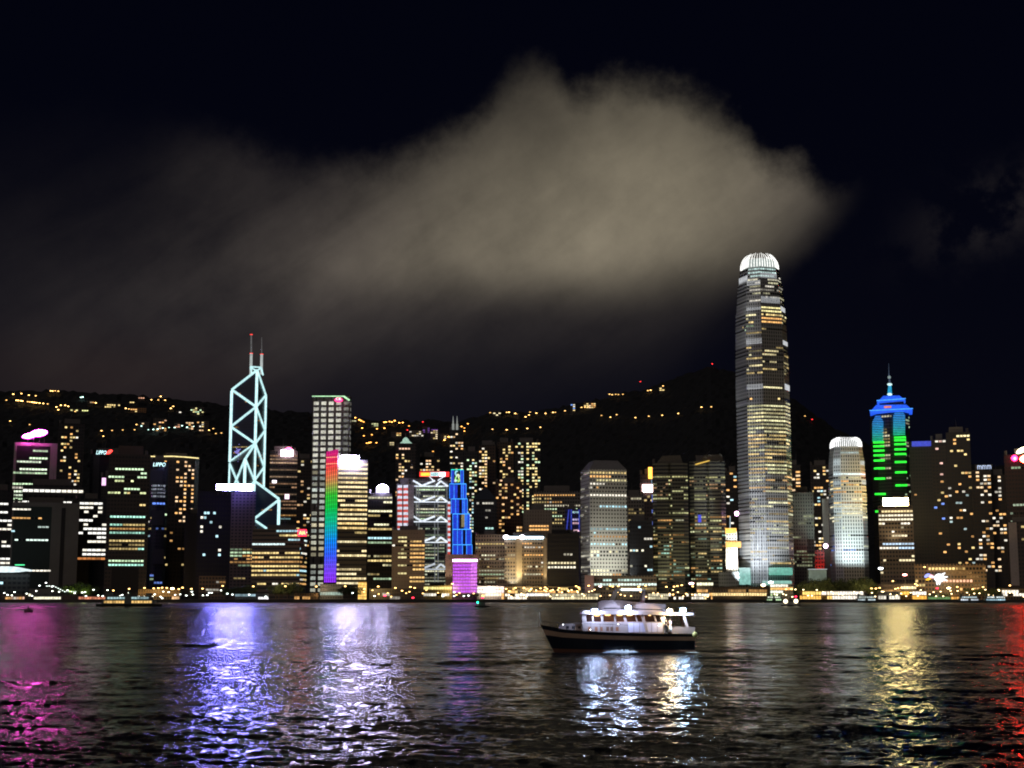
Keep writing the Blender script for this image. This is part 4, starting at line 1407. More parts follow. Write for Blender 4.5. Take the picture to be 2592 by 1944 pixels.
for x in (1846, 1860):
    flood(x, 1452, 1640, P(x, 1415, 1655), 9e4, (1, .95, .85), 70)
flood(1852, 1370, 1642, P(1850, 1352, 1655), 1.2e3, (1, .8, .5), 70)
m = Mesh()
m.ball(P(1865, 1300, 1690), 2.6)
pk = m.build('beacon_lamp', emis((1, .55, .95), 14, True, 'pink_lamp'), None, origin=P(1865, 1300, 1690))
tag(pk, 'round pink beacon hanging beside the tallest tower', 'lamp')

# ------------------------------------------------------------ the tallest tower
pale_metal = wall_mat((.40, .41, .41), 4.2, 3.0, .5, .66, (.05, .055, .06), .45)
SILV = (.85, .88, .92)


def mull(T, e, ys, s=.16, nm='fin_band', dens=1.5, col=None, parts=1):
    """row of bright vertical fins on polygon edge e between two photo heights"""
    y0, y1 = ys
    z0, z1 = P(T['xc'], y1, T['D']).z, P(T['xc'], y0, T['D']).z
    k = T['scale']((z0 + z1) / 2)
    n_ = len(T['poly'])
    a, b = T['at'](*T['poly'][e], z0, k), T['at'](*T['poly'][(e + 1) % n_], z0, k)
    tt = (b - a); L = tt.length; tt = tt / L
    nr_ = Vector((tt.y, -tt.x, 0))
    m = Mesh()
    c = int(L / dens)
    o = T['org']
    m.box(o, tt, nr_, UP, ((a - Vector((0, 0, a.z))).dot(tt), (a - Vector((0, 0, a.z))).dot(nr_) + .02, z0 - T['org'].z),
          ((a - Vector((0, 0, a.z))).dot(tt) + L, (a - Vector((0, 0, a.z))).dot(nr_) + .2, z0 - T['org'].z + .4))
    for i in range(c):
        u = (a - Vector((0, 0, a.z))).dot(tt) + L * (i + .5) / c
        v = (a - Vector((0, 0, a.z))).dot(nr_)
        m.box(o, tt, nr_, UP, (u - s, v + .02, z0 - T['org'].z + .3), (u + s, v + .5, z1 - T['org'].z))
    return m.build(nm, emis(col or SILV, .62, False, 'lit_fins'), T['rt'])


ifc_prof = [(None, 1.0), (965, 1.0), (900, .985), (860, .97), (783, .945), (782, .915), (706, .83), (705, .79), (671, .735)]
t = tower('tallest tower, rounded silver skyscraper with white lit crown of fins', 1868, 2008, 671, 1650, 40, poly=chamfer_poly(40, 28, 28), prof=ifc_prof, yref=1300, fh=4.25, bay=2.9, mat=pale_metal, wall=(.46, .47, .48), ww=.86, wh=.44, key='tall', plant=False,
          bands=[(678, 700, 1860, 2010, fixed((.7, .95, .9), .35, .4), (0, 7)), (704, 716, 1860, 2010, office(.8, .6, [(1, .95, .7), WHT], .2, .5, 3), (0, 1, 7)), (716, 770, 1900, 2010, office(.75, .6, [(1, .95, .6), WHT], .10, .45, 3)),
                 (772, 790, 1920, 1985, office(1, .95, [(1, .88, .4)], .7, 1.0, 5), (0,)), (790, 822, 1880, 2000, office(.85, .6, [YEL, ORG, (1, .9, .5)], .2, .8, 3), (0, 7, 1)),
                 (822, 862, 1880, 2010, office(.5, .3, [YEL, GRN], .1, .4, 3)), (880, 950, 1880, 2010, office(.8, .6, [(1, .92, .55), (1, .85, .45), YEL], .12, .55, 4), (0, 7, 1)),
                 (974, 982, 1930, 1985, office(1, .8, [(1, .9, .5)], .5, .8, 8), (0,)), (1008, 1016, 1900, 1975, office(1, .5, [YEL, ORG], .5, 1, 4)),
                 (1020, 1100, 1880, 2012, office(1, .97, [(.95, .9, .5), (1, .88, .45)], .25, .6, 6), (0, 7, 1)), (1100, 1200, 1880, 2012, office(.95, .78, [(.95, .92, .5), (1, .7, .3), YEL], .15, .65, 4), (0, 7, 1)),
                 (1200, 1300, 1880, 2012, office(.9, .65, [(.95, .9, .55), (1, .62, .25)], .1, .55, 4), (0, 7, 1)), (1300, 1440, 1900, 2012, office(.75, .5, [(.9, .9, .6), YEL], .08, .4, 4), (0, 1, 7))])
TT = t
for e, ys in ((7, (775, 787)), (1, (770, 786)), (7, (855, 868)), (1, (857, 868)), (7, (971, 983)), (1, (968, 983)), (7, (706, 717)), (0, (686, 700)), (6, (690, 712)), (0, (748, 765))):
    mull(t, e, ys)
# crown: curved fins leaning inwards, their floodlighting put in as emission
k1 = .72
zc0, zc1 = P(1922, 669, 1650).z, P(1922, 632, 1650).z
perim = []
n_ = len(t['poly'])
for e in range(n_):
    a, b = t['poly'][e], t['poly'][(e + 1) % n_]
    L = math.hypot(b[0] - a[0], b[1] - a[1]) * k1
    c = max(3, int(L / 3.1))
    for i in range(c):
        f = i / c
        perim.append((a[0] + (b[0] - a[0]) * f, a[1] + (b[1] - a[1]) * f))
cy_ = sum(p[1] for p in t['poly']) / n_
m = Mesh()
rings = []
for z_, kk in ((zc0 - 1, k1), (zc0 + 3, k1 * .98), (zc0 + 8, k1 * .9), (zc0 + 11, k1 * .78), (zc0 + 12, k1 * .4)):
    rings.append([t['at'](x, y, z_, kk * .9) + t['org'] for x, y in t['poly']])
m.loft(rings)
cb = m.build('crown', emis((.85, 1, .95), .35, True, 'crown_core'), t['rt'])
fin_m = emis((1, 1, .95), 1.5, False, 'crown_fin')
for i, (x, y) in enumerate(perim[:96]):
    m = Mesh()
    pr = None
    hgt = (zc1 - zc0) * (1 + .05 * math.sin(i * 1.7))
    for j, (f, kk) in enumerate(((0, 1.0), (.3, .985), (.55, .93), (.75, .84), (.9, .72), (1.0, .60))):
        p = t['at'](x, y, zc0 + hgt * f, k1 * kk) + t['org']
        if pr is not None:
            m.beam(pr, p, .62 - .08 * j, sides=4)
        pr = p
    m.build('crown_fin', fin_m, cb)
# lobby
panel(t, 'lobby', 1871, 1900, 1437, 1480, emis((.45, .95, .85), .55, False, 'lobby_glass'), 2, 3)
panel(t, 'lobby', 1946, 2006, 1437, 1456, emis((.25, .85, .65), .5, False, 'lobby_glass2'), 2, 3)
panel(t, 'lobby', 1930, 2004, 1470, 1481, emis((.5, 1, .85), .5, False, 'lobby_glass'), 2, 5)
for i in range(10):
    x = 1903 + i * 4.4
    m = Mesh()
    m.beam(P(x, 1476, 1640), P(x, 1330 + abs(i - 4) * 8, 1644), .32, sides=4)
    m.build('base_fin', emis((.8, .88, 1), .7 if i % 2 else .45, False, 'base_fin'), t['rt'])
for x, pw in ((1880, 2.2e5), (1900, 2.8e5), (1922, 2.2e5), (1940, 1.2e5), (1985, .4e5)):
    flood(x, 1482, 1600, P(x, 1380, 1650), pw, (.86, .92, 1), 60)
flood(1860, 1482, 1560, P(1890, 1200, 1650), 9e5, (.88, .92, 1), 24)
flood(1845, 1482, 1580, P(1876, 1050, 1660), 9e5, (.9, .95, 1), 16)
for y in (720, 790, 870):
    for x, dz in ((1862, 1), ):
        flood(x, y + 4, 1635, P(x + 14, y - 40, 1662), 1.3e4, (1, 1, 1), 90)
tower('dark apartment tower with large amber windows peeping out right of the tallest tower', 2003, 2030, 1176, 2250, 22, fh=5.6, bay=8, wall=(.05, .04, .04), bands=[(1180, 1250, 2006, 2030, resi(.8, [ORG, (1, .7, .4)], .5, .9))], **AP)
t = tower('plain grey green slab hugging the right foot of the tallest tower', 2008, 2062, 1246, 1760, 28, wall=(.22, .23, .19), fh=4.2, bay=3.0, wu=.4, bands=[(1275, 1440, 2010, 2060, office(.7, .35, [(.8, .85, .5)], .05, .2, 3))])
tower('dark tower with sparse gold windows between the grey slab and the smaller crowned tower', 2055, 2102, 1177, 2250, 26, fh=5.2, bay=4.6, wall=(.05, .04, .04), bands=[(1180, 1440, 2056, 2100, resi(.32, [YEL, ORG, WHT, COO], .3, 1))], **AP)
t = tower('narrow building washed in deep red light', 2064, 2088, 1392, 1730, 14, wall=(.3, .05, .04), fh=4.5, bay=3.2, name='low_block', cat='building', plant=False)
flood(2075, 1450, 1715, P(2075, 1415, 1730), 1.5e4, (1, .08, .05), 80)
m = Mesh()
m.ball(P(2090, 1382, 1700), 2.6)
pk = m.build('beacon_lamp', emis((1, .55, .9), 14, True, 'pink_lamp'), None, origin=P(2090, 1382, 1700))
tag(pk, 'round pink lamp above the narrow red lit building', 'lamp')
tower('pale blank slab tucked against the left side of the smaller crowned tower', 2084, 2108, 1262, 1770, 24, wall=(.36, .33, .28), wu=.04, plant=False)

# smaller crowned tower
t = tower('smaller silver tower with a blazing white crown, left of the blue roofed tower', 2101, 2199, 1128, 1700, 34, poly=chamfer_poly(26, 11, 14), prof=[(None, 1.0), (1240, 1.0), (1200, .97), (1160, .93), (1150, .9), (1128, .84)], yref=1400, mat=pale_metal,
          wall=(.46, .47, .48), fh=4.2, bay=2.9, ww=.86, wh=.46, key='small', plant=False,
          bands=[(1138, 1152, 2101, 2190, fixed((.6, .75, .75), .3, .3), (0,)), (1166, 1172, 2101, 2199, fixed((.8, .95, 1), .6), (0, 7, 1)), (1196, 1202, 2101, 2199, fixed((.8, .95, 1), .7), (0, 7, 1)),
                 (1202, 1280, 2101, 2199, office(.75, .55, [(.95, .9, .6), ORG, YEL], .12, .5, 4)), (1280, 1320, 2101, 2199, office(.9, .65, [(1, .92, .6)], .2, .6, 4)), (1320, 1440, 2101, 2199, office(.35, .3, [(.9, .95, .7), BLU, COO], .08, .35, 4))])
for e, ys in ((7, (1160, 1175)), (1, (1165, 1176)), (7, (1192, 1204)), (1, (1214, 1226)), (7, (1216, 1226))):
    mull(t, e, ys, col=(.8, .95, 1))
zc0, zc1 = P(2150, 1129, 1700).z, P(2150, 1105, 1700).z
m = Mesh()
m.loft([[t['at'](x, y, z_, kk) + t['org'] for x, y in t['poly']] for z_, kk in ((zc0 - .5, .84), (zc0 + 4, .8), (zc0 + 8, .7))])
cb = m.build('crown', emis((.9, 1, .98), .22, True, 'crown_core_small'), t['rt'])
for e in range(8):
    a, b = t['poly'][e], t['poly'][(e + 1) % 8]
    c = max(2, int(math.hypot(b[0] - a[0], b[1] - a[1]) * .84 / 2.2))
    for i in range(c):
        f = i / c
        x, y = a[0] + (b[0] - a[0]) * f, a[1] + (b[1] - a[1]) * f
        m = Mesh()
        pr = None
        for j, (g_, kk) in enumerate(((0, .85), (.5, .83), (.85, .74), (1.0, .62))):
            p = t['at'](x, y, zc0 + (zc1 - zc0) * g_, kk) + t['org']
            if pr is not None:
                m.beam(pr, p, .40 if e % 2 == 0 else .75, sides=4)
            pr = p
        m.build('crown_fin', emis((1, 1, 1), 1.6, False, 'crown_fin_small'), cb)  # fins glow by themselves in place of floodlights
for x, pw in ((2106, 1.1e5), (2130, 1e5), (2160, 1.3e5), (2185, 1.1e5)):
    flood(x, 1452, 1672, P(x, 1380, 1700), pw, (.8, .95, .95), 75)
flood(2090, 1452, 1650, P(2108, 1250, 1700), 5e5, (.85, 1, 1), 32)
flood(2150, 1470, 1600, P(2150, 1330, 1700), 6e5, (.82, 1, .95), 26)
flood(2098, 1210, 1685, P(2110, 1165, 1700), 2.2e4, (.9, 1, 1), 80)

# blue roofed tower
t = tower('dark tower under a tiered glowing blue roof with spire, strips fading blue to green', 2208, 2310, 1040, 1910, 40, poly=chamfer_poly(24, 20, 24), wall=(.06, .06, .065), fh=4.3, bay=3.2, wu=.9, key='blue', plant=False,
          bands=[(1046, 1480, 2230, 2262, office(.5, .35, [(1, .9, .6), YEL], .08, .4, 3)), (1040, 1480, 2292, 2310, office(.6, .5, [(1, .9, .6), GRN], .08, .35, 3))])
T = t
b1, b2_ = emis((.02, .12, 1), .95, False, 'blue_roof'), emis((.05, .3, 1), 1.4, False, 'blue_edge')
for (xa, xb, ya_, xc_, xd_, yb_) in ((2202, 2310, 1043, 2218, 2294, 1024), (2220, 2292, 1018, 2236, 2276, 1001)):
    m = Mesh()
    D_ = 1895
    pa, pb, pc, pd = P(xa, ya_, D_), P(xb, ya_ - 5, D_), P(xd_, yb_, D_ + 8), P(xc_, yb_ + 1, D_ + 8)
    dd = T['ed'] * (50 if xa < 2210 else 34)
    ins = T['ed'] * -12
    m.quad8([pa, pb, pb + dd, pa + dd, pd, pc, pc + dd + ins, pd + dd + ins])
    m.build('roof_tier', b1, T['rt'])
    strut(T, (xa, ya_), (xb, ya_ - 5), .9, b2_, 'roof_edge_light', 16)
panel(T, 'roof_core', 2226, 2288, 1018, 1026, plain('dark_glazing', (.04, .035, .04), .3), 4, 0, D=1910)
panel(T, 'orange_panel', 2238, 2256, 1031, 1036, emis((1, .3, .15), .8, False), .8, 14)
m = Mesh()
m.beam(P(2252, 1003, 1915), P(2252.5, 972, 1915), 3.2, 1.8, 8)
m.build('spire_base', emis((.02, .45, .8), .7, False, 'teal_spire'), T['rt'])
m = Mesh()
m.beam(P(2252.5, 972, 1915), P(2250, 948, 1915), 1.4, .8, 8)
m.beam(P(2250, 948, 1915), P(2249.5, 920, 1915), .5, .2, 6)
m.build('spire', emis((.2, .3, .5), .2, False, 'dim_spire'), T['rt'])
m = Mesh()
m.ball(P(2251, 955, 1915), 2.2)
m.build('spire_ball', emis((.6, .8, .8), .35, False, 'spire_ball'), T['rt'])
for y in (973, 998):
    m = Mesh()
    m.ball(P(2252, y, 1911), 2.2, sq=(1.5, 1, .8))
    m.build('spire_lamp', emis((.7, 1, 1), 1.2, False, 'spire_lamp'), T['rt'])


def lerp3(a, b, f):
    return tuple(p + (q - p) * f for p, q in zip(a, b))


for (xa, xb, ytop_, ys) in ((2208, 2236, 1052, (1119, 1129, 1140, 1152, 1165, 1185, 1211, 1250, 1294)), (2261, 2291, 1038, (1108, 1115, 1125, 1138, 1150, 1170, 1196, 1229))):
    y = ytop_
    while y < ys[0] - 4:
        f = (y - ytop_) / (ys[0] - ytop_)
        c = lerp3((.03, .25, 1), (.02, .55, .75), min(1, f * 1.5)) if f < .6 else lerp3((.02, .55, .75), (.01, .75, .18), (f - .6) / .4)
        dx = 7 * max(0, 1 - (y - ytop_) / 14)
        panel(T, 'strip_light', xa + dx, xb - dx, y, y + 2.4, emis(tuple(round(v, 2) for v in c), .8, False, 'strip_light'), .6, .3)
        y += 4.4
    for y in ys:
        o_ = (y - ytop_) * .03
        panel(T, 'strip_light', xa + o_, xb + o_, y - 2.6, y + 2.6, emis((.02, .9, .04), 1.4, True, 'green_light'), .6, .3)
t = tower('bright cream lit block with a blazing gold white top, below the blue roofed tower', 2226, 2314, 1280, 1660, 32, wall=(.22, .17, .12), fh=4.6, bay=3.4, ww=.8, wh=.46, plant=False, key='cream',
          bands=[(1280, 1302, 2228, 2312, fixed((1, .78, .4), .9, .4)), (1302, 1322, 2226, 2314, office(1, .85, [(1, .9, .65)], .7, 1.3, 5)), (1322, 1372, 2228, 2300, office(.75, .45, [(1, .85, .55), WHT], .3, .9, 3)),
                 (1372, 1396, 2226, 2314, office(1, .85, [(1, .92, .75), (.6, .8, 1)], .6, 1.3, 5)), (1396, 1450, 2230, 2314, office(.8, .5, [(1, .85, .5)], .3, .9, 3))])
panel(t, 'lit_crown', 2235, 2299, 1260, 1279, emis((1, .75, .30), 50, True, 'gold_crown_bright'), 16, -20)
flood(2262, 1380, 1645, P(2262, 1320, 1660), 1.5e4, (1, .8, .5), 100)
tower('tall dark tower with a blue lit roofline', 2307, 2364, 1118, 1920, 34, wall=(.045, .04, .045), fh=4.6, bay=3.6, plant=False, key='bluetop', bands=[(1134, 1440, 2307, 2364, office(.25, .12, [YEL, ORG, BLU], .15, .6, 1))])
panel(TOWERS['bluetop'], 'roof_light', 2308, 2360, 1117, 1130, emis((.08, .12, 1), .55, False, 'blue_haze_light'), .6, .3)
tower('dark apartment tower with a few salmon windows between blue roofline and gold top row', 2364, 2402, 1112, 1900, 30, wall=(.045, .035, .033), fh=4.8, bay=4.2, cells=True, name='apartment_tower', cat='apartment tower',
      bands=[(1114, 1124, 2364, 2402, resi(.7, [ORG, WHT, PNK], .3, .7)), (1124, 1440, 2364, 2402, resi(.10, [ORG, PNK, BLU, YEL], .3, .8))])
tower('dark apartment tower with a bright gold row along its top', 2402, 2463, 1094, 1880, 32, wall=(.035, .028, .026), fh=4.8, bay=4.2, cells=True, name='apartment_tower', cat='apartment tower',
      bands=[(1095, 1104, 2402, 2462, fixed((1, .85, .45), 1.0)), (1104, 1200, 2402, 2462, resi(.28, [ORG, YEL], .3, .9)), (1200, 1445, 2402, 2466, resi(.20, [ORG, YEL, WHT, (.6, .8, .8)], .3, .9))])
t = tower('dark apartment tower speckled with orange windows under a small pale lettered sign', 2466, 2514, 1190, 1870, 30, wall=(.04, .028, .025), fh=4.8, bay=4.2, key='speck', bands=[(1196, 1450, 2466, 2514, resi(.32, [ORG, (1, .7, .4), WHT], .3, .9))], **AP)
s = panel(t, 'sign', 2473, 2512, 1176, 1189, plain('sign_back', (.02, .02, .02)), .5, 1.0)
sign_text(t, s, 'mmm', 2475, 2508, 1178, 1188, emis((.6, .72, 1), 1.2, False, 'pale_letters'), 2)
tower('dark apartment tower speckled with peach windows, right of the pale lettered sign', 2513, 2549, 1202, 1885, 30, wall=(.04, .028, .025), fh=4.8, bay=4.2, bands=[(1206, 1460, 2513, 2549, resi(.36, [ORG, (1, .7, .4), WHT], .3, .9))], **AP)
t = tower('dark tower at the right edge carrying a bright cream sign and round red signs', 2549, 2640, 1150, 1760, 30, wall=(.05, .03, .03), fh=5, bay=3.6, key='red', bands=[(1180, 1200, 2560, 2640, office(1, .5, [GRN, YEL], .15, .4, 3)), (1270, 1330, 2560, 2640, office(.9, .5, [(.8, 1, .7)], .15, .5, 3))])
s = leaf(2586, 1140, 15, 6, R(28), 1760, t, None, 1).build('sign', emis((1, .9, .55), 6, True, 'cream_sign'), t['rt'])
leaf(2568, 1160, 8, 8, 0, 1760, t, None, 1).build('sign', emis((1, .02, .12), 9, True, 'red_round'), t['rt'])
leaf(2602, 1162, 20, 12, 0, 1760, t, None, 1).build('sign', emis((1, .03, .015), 110, True, 'red_round_big'), t['rt'])
leaf(2569, 1161, 3.5, 4, 0, 1760, t, None, 2.6).build('sign_mark', emis((1, .4, .4), 3, False), s)
t = tower('lower dark block with a pale concrete column at the right edge', 2555, 2640, 1320, 1640, 26, wall=(.06, .045, .045), fh=4.6, bay=4, bands=[(1330, 1480, 2580, 2640, office(.3, .3, [YEL], .1, .4, 2))])
panel(t, 'column', 2556, 2577, 1322, 1482, plain('pale_column', (.32, .29, .30)), 1.5, .02)
t = tower('long brown market block with gold window rows and a colourful neon emblem', 2315, 2496, 1427, 1590, 26, wall=(.26, .17, .09), fh=4.4, bay=3.4, ww=.7, wh=.6, plant=False, name='market_block', cat='building', key='market',
          bands=[(1430, 1445, 2352, 2420, fixed((1, .7, .25), .9, .5)), (1430, 1445, 2420, 2496, office(1, .6, [GLD, ORG], .15, .45, 3)), (1445, 1462, 2380, 2490, office(.8, .4, [ORG], .1, .3, 3)), (1462, 1474, 2380, 2460, office(1, .7, [(1, .65, .3), (1, .5, .3)], .3, .7, 3)), (1462, 1490, 2300, 2340, office(1, .7, [YEL], .4, .8, 3)), (1474, 1500, 2400, 2490, office(.5, .4, [ORG, YEL], .1, .5, 2))])
s = leaf(2378, 1463, 13, 11, 0, 1588, t, None, 2).build('sign', emis((.9, .95, 1), 2.0, True, 'neon_white'), t['rt'])
leaf(2347, 1457, 8, 4, R(30), 1588, t, None, 2.1).build('sign_tail', emis((.3, .35, 1), 1.6, False), s)
leaf(2357, 1459, 8, 4.5, R(-20), 1588, t, None, 2.3).build('sign_neck', emis((1, .55, .65), 1.6, False), s)
leaf(2350, 1466, 7, 3, R(15), 1588, t, None, 2.2).build('sign_wing', emis((1, .55, .03), 1.4, False), s)
for i, (dx, dy, a, l) in enumerate(((8, -9, 30, 8), (12, -2, 5, 9), (12, 5, -12, 8), (-6, 12, -90, 6), (0, 13, -90, 5))):
    leaf(2378 + dx, 1463 + dy, l, 2, R(a), 1588, t, None, 2.4).build('sign_ray', emis((.9, .95, 1), 2.2, False), s)

# ------------------------------------------------------------ low waterfront: podiums, piers, halls
WP = dict(plant=False, base=3.0)
low = [
    ('low promenade hall with orange and grey lit bays at the far left', 0, 70, 1504, 1530, (.14, .09, .07), 'promenade_hall', [(1490, 1516, 0, 70, office(1, .7, [ORG, WHT, (1, .6, .4)], .15, .6, 2))], 3.2),
    ('flat roofed pier shed with white eave lights left of the ferry', 72, 155, 1500, 1535, (.10, .10, .10), 'pier_shed', [(1490, 1516, 72, 155, office(1, .65, [WHT, (1, .95, .7), COO], .5, 1.6, 3))], 3.2),
    ('long low pier shed with a line of dim orange panels', 158, 268, 1508, 1540, (.12, .07, .05), 'pier_shed', [(1506, 1516, 200, 268, office(1, .9, [(1, .35, .2)], .15, .3, 5)), (1500, 1510, 158, 268, office(1, .5, [WHT, COO], .4, 1.2, 3))], 3.2),
    ('orange lit terrace below a row of amber street lamps', 350, 455, 1492, 1560, (.34, .24, .12), 'terrace_building', [(1492, 1516, 350, 455, office(.9, .35, [ORG, WHT, (1, .6, .3)], .2, .8, 2))], 3.6),
    ('low pavilion with a pale blue white awning below the banded block', 595, 680, 1503, 1535, (.20, .24, .26), 'pavilion', [(1503, 1510, 595, 650, fixed((.5, .75, .85), .22, .5)), (1508, 1516, 655, 680, fixed((1, 1, 1), 1.4))], 3.0),
    ('tan long shed right of the pale blue pavilion', 745, 806, 1502, 1540, (.34, .22, .10), 'waterfront_shed', [(1503, 1516, 745, 806, office(.6, .3, [ORG], .05, .25, 2))], 3.6),
    ('small grey terminal at the foot of the lamp grid tower', 810, 868, 1478, 1560, (.14, .15, .14), 'terminal', [(1478, 1512, 810, 868, office(.9, .6, [(.7, .95, .8)], .15, .5, 3))], 4.2),
    ('cube pavilion glowing amber right of the rainbow tower', 906, 928, 1473, 1550, (.55, .36, .12), 'pavilion', [(1473, 1515, 906, 928, fixed((1, .62, .16), .8, .25))], 3.0),
    ('low dark deck with green and grey windows beneath the brown block', 935, 1065, 1490, 1555, (.14, .12, .09), 'waterfront_deck', [(1490, 1516, 935, 1065, office(.9, .45, [(.7, .8, .3), ORG, WHT, (.6, .8, .8)], .12, .6, 3))], 3.6),
    ('yellow lit drum shaped pavilions left of the violet hotel', 1072, 1144, 1482, 1545, (.4, .32, .12), 'pavilion', [(1482, 1496, 1072, 1144, fixed((1, .85, .3), .75, .5)), (1496, 1515, 1072, 1144, office(.8, .4, [YEL, WHT], .2, .7, 2))], 3.4),
    ('glaring white lit arcade right of the violet hotel', 1208, 1276, 1483, 1548, (.5, .45, .42), 'arcade', [(1483, 1500, 1208, 1250, fixed((1, .93, .9), 2.2, .5)), (1483, 1500, 1250, 1276, fixed((1, .85, .85), 1.4, .5)), (1500, 1515, 1225, 1276, office(1, .8, [WHT, ORG, (1, .9, .7)], .5, 1.6, 2))], 3.4),
    ('low city hall block of many amber points under the floodlit pillars', 1278, 1470, 1484, 1565, (.30, .24, .15), 'low_block', [(1484, 1500, 1278, 1470, office(1, .45, [ORG, (1, .7, .25), WHT], .35, 1.3, 2)), (1500, 1515, 1278, 1334, office(1, .7, [WHT, (1, .95, .8)], .5, 1.2, 3))], 3.2),
    ('boxy pier pavilion glowing solid white', 1333, 1392, 1499, 1530, (.6, .6, .58), 'pier_pavilion', [(1499, 1513, 1333, 1366, fixed((1, 1, .98), 2.4, .15)), (1499, 1513, 1367, 1392, fixed((1, .98, .9), 1.5, .4))], 3.4),
    ('slatted pier shed with a green grey roof behind the motor yacht', 1396, 1520, 1501, 1528, (.34, .33, .25), 'pier_shed', [(1503, 1515, 1396, 1520, office(1, .9, [(1, .9, .6), (1, .85, .5)], .15, .5, 4))], 3.2),
    ('slatted pier shed right of the motor yacht mast', 1640, 1795, 1501, 1530, (.28, .27, .20), 'pier_shed', [(1503, 1515, 1640, 1690, office(1, .9, [(1, .9, .6)], .15, .45, 4)), (1496, 1516, 1690, 1795, office(1, .5, [ORG, (1, .8, .4), WHT], .2, .9, 2))], 3.2),
    ('pavilion with a curved cream lit eave right of the motor yacht', 1764, 1806, 1473, 1545, (.25, .22, .15), 'pavilion', [(1473, 1486, 1764, 1806, fixed((.95, .95, .65), .7, .3)), (1490, 1515, 1764, 1806, office(.8, .5, [ORG, WHT], .2, .7, 2))], 3.6),
    ('grey blank annex at the left foot of the tallest tower', 1820, 1872, 1447, 1620, (.34, .38, .36), 'annex', [], 4),
    ('two storey colonnaded ferry pier with gold arches before the tallest tower', 1803, 1948, 1485, 1525, (.16, .11, .06), 'ferry_pier', [(1484, 1492, 1838, 1926, office(1, .9, [(1, .95, .6)], .4, .8, 6)), (1499, 1508, 1806, 1940, fixed((1, .72, .32), .75, .3)), (1492, 1499, 1806, 1940, office(1, .4, [ORG], .08, .25, 3))], 3.6),
    ('white and teal lit pier head building just right of the colonnaded pier', 1950, 2008, 1478, 1530, (.4, .42, .36), 'pier_building', [(1478, 1489, 1952, 1992, fixed((1, .95, .8), 1.4, .4)), (1489, 1498, 1928, 2008, office(1, .8, [ORG, GLD], .3, .8, 3)), (1498, 1504, 1948, 1985, fixed((.95, 1, .85), 1.0, .6)), (1506, 1518, 1948, 1975, fixed((.75, 1, .5), .3, .3))], 3.2),
    ('framed billboard building with a pale green screen by the smaller crowned tower', 2044, 2094, 1440, 1600, (.22, .24, .2), 'billboard_building', [], 4),
    ('long two storey gold lit ferry pier left of the white lit one', 2024, 2092, 1496, 1523, (.4, .22, .06), 'ferry_pier', [(1497, 1507, 2030, 2076, fixed((1, .68, .18), .8, .5)), (1508, 1518, 2024, 2080, fixed((1, .55, .12), .5, .4)), (1497, 1507, 2076, 2092, fixed((1, .9, .8), 1.5, .4))], 4.4),
    ('long ferry pier of dazzling white bays right of the gold lit one', 2093, 2192, 1496, 1523, (.3, .25, .2), 'ferry_pier', [(1497, 1507, 2093, 2125, fixed((.95, .8, .6), .5, .6)), (1497, 1507, 2125, 2186, fixed((1, .93, .8), 1.8, .4)), (1508, 1518, 2108, 2190, fixed((1, .92, .8), 1.5, .5)), (1508, 1518, 2093, 2108, fixed((1, .65, .2), 1.0, .4))], 4.4),
    ('pier with grey blue ground floor and white upper bays', 2222, 2278, 1497, 1522, (.3, .3, .28), 'ferry_pier', [(1497, 1507, 2222, 2240, fixed((.8, .6, .3), .4, .5)), (1497, 1507, 2240, 2276, fixed((1, .93, .75), 1.7, .4)), (1508, 1522, 2222, 2276, office(1, .75, [(.6, .75, .75), WHT], .25, .9, 3))], 4.4),
    ('orange painted pier with a white lamp row along its upper floor', 2280, 2345, 1496, 1522, (.5, .25, .05), 'ferry_pier', [(1497, 1507, 2282, 2300, fixed((1, .55, .1), .6, .4)), (1497, 1507, 2308, 2344, fixed((1, .95, .85), 1.8, .4)), (1508, 1522, 2312, 2345, fixed((1, .5, .08), .6, .4)), (1508, 1522, 2280, 2312, office(1, .7, [(.7, .85, .8)], .2, .8, 3))], 4.4),
    ('green tinted low pier between the orange pier and the moored white ferries', 2348, 2406, 1502, 1528, (.2, .2, .08), 'pier_shed', [(1500, 1522, 2348, 2406, office(1, .6, [(.4, .8, .3), ORG, (.6, .6, .3)], .12, .5, 3))], 3.2),
    ('orange panelled pier shed beside the moored white ferry', 2407, 2462, 1507, 1528, (.5, .25, .08), 'pier_shed', [(1507, 1522, 2407, 2462, fixed((1, .5, .12), .5, .5))], 3.2),
    ('brown low block with gold windows at the right edge of the waterfront', 2536, 2600, 1490, 1545, (.3, .2, .08), 'low_block', [(1490, 1500, 2536, 2600, office(1, .7, [WHT, (1, .95, .8)], .8, 2, 2)), (1500, 1520, 2536, 2600, office(1, .5, [GLD, WHT], .3, 1.2, 2))], 3.4),
    ('long dark sheds under the trees between pier and market block', 2195, 2320, 1478, 1570, (.10, .07, .06), 'low_block', [(1480, 1492, 2280, 2340, fixed((.9, .75, .45), .5, .5)), (1478, 1500, 2195, 2280, office(.5, .3, [ORG], .1, .4, 2))], 3.6),
]
LOWT = {}
for (lab, xa, xb, yt_, D_, wc, nm, bands, fh_) in low:
    LOWT[lab] = tower(lab, xa, xb, yt_, D_, min(16, (D_ - 1506)), wall=wc, fh=fh_, bay=2.6, ww=.86, wh=.78, wu=.4, wv=.4, name=nm, cat=nm.replace('_', ' '), bands=bands, yref=1500, seed=int(xa) + 5, **WP)
t = LOWT['framed billboard building with a pale green screen by the smaller crowned tower']
panel(t, 'screen', 2047, 2092, 1443, 1470, emis((.5, .62, .48), .22, False, 'screen'), .3, .3)
panel(t, 'screen_frame', 2045, 2094, 1440, 1442, emis((.8, .9, .9), .5, False), .6, .3)
t = LOWT['two storey colonnaded ferry pier with gold arches before the tallest tower']
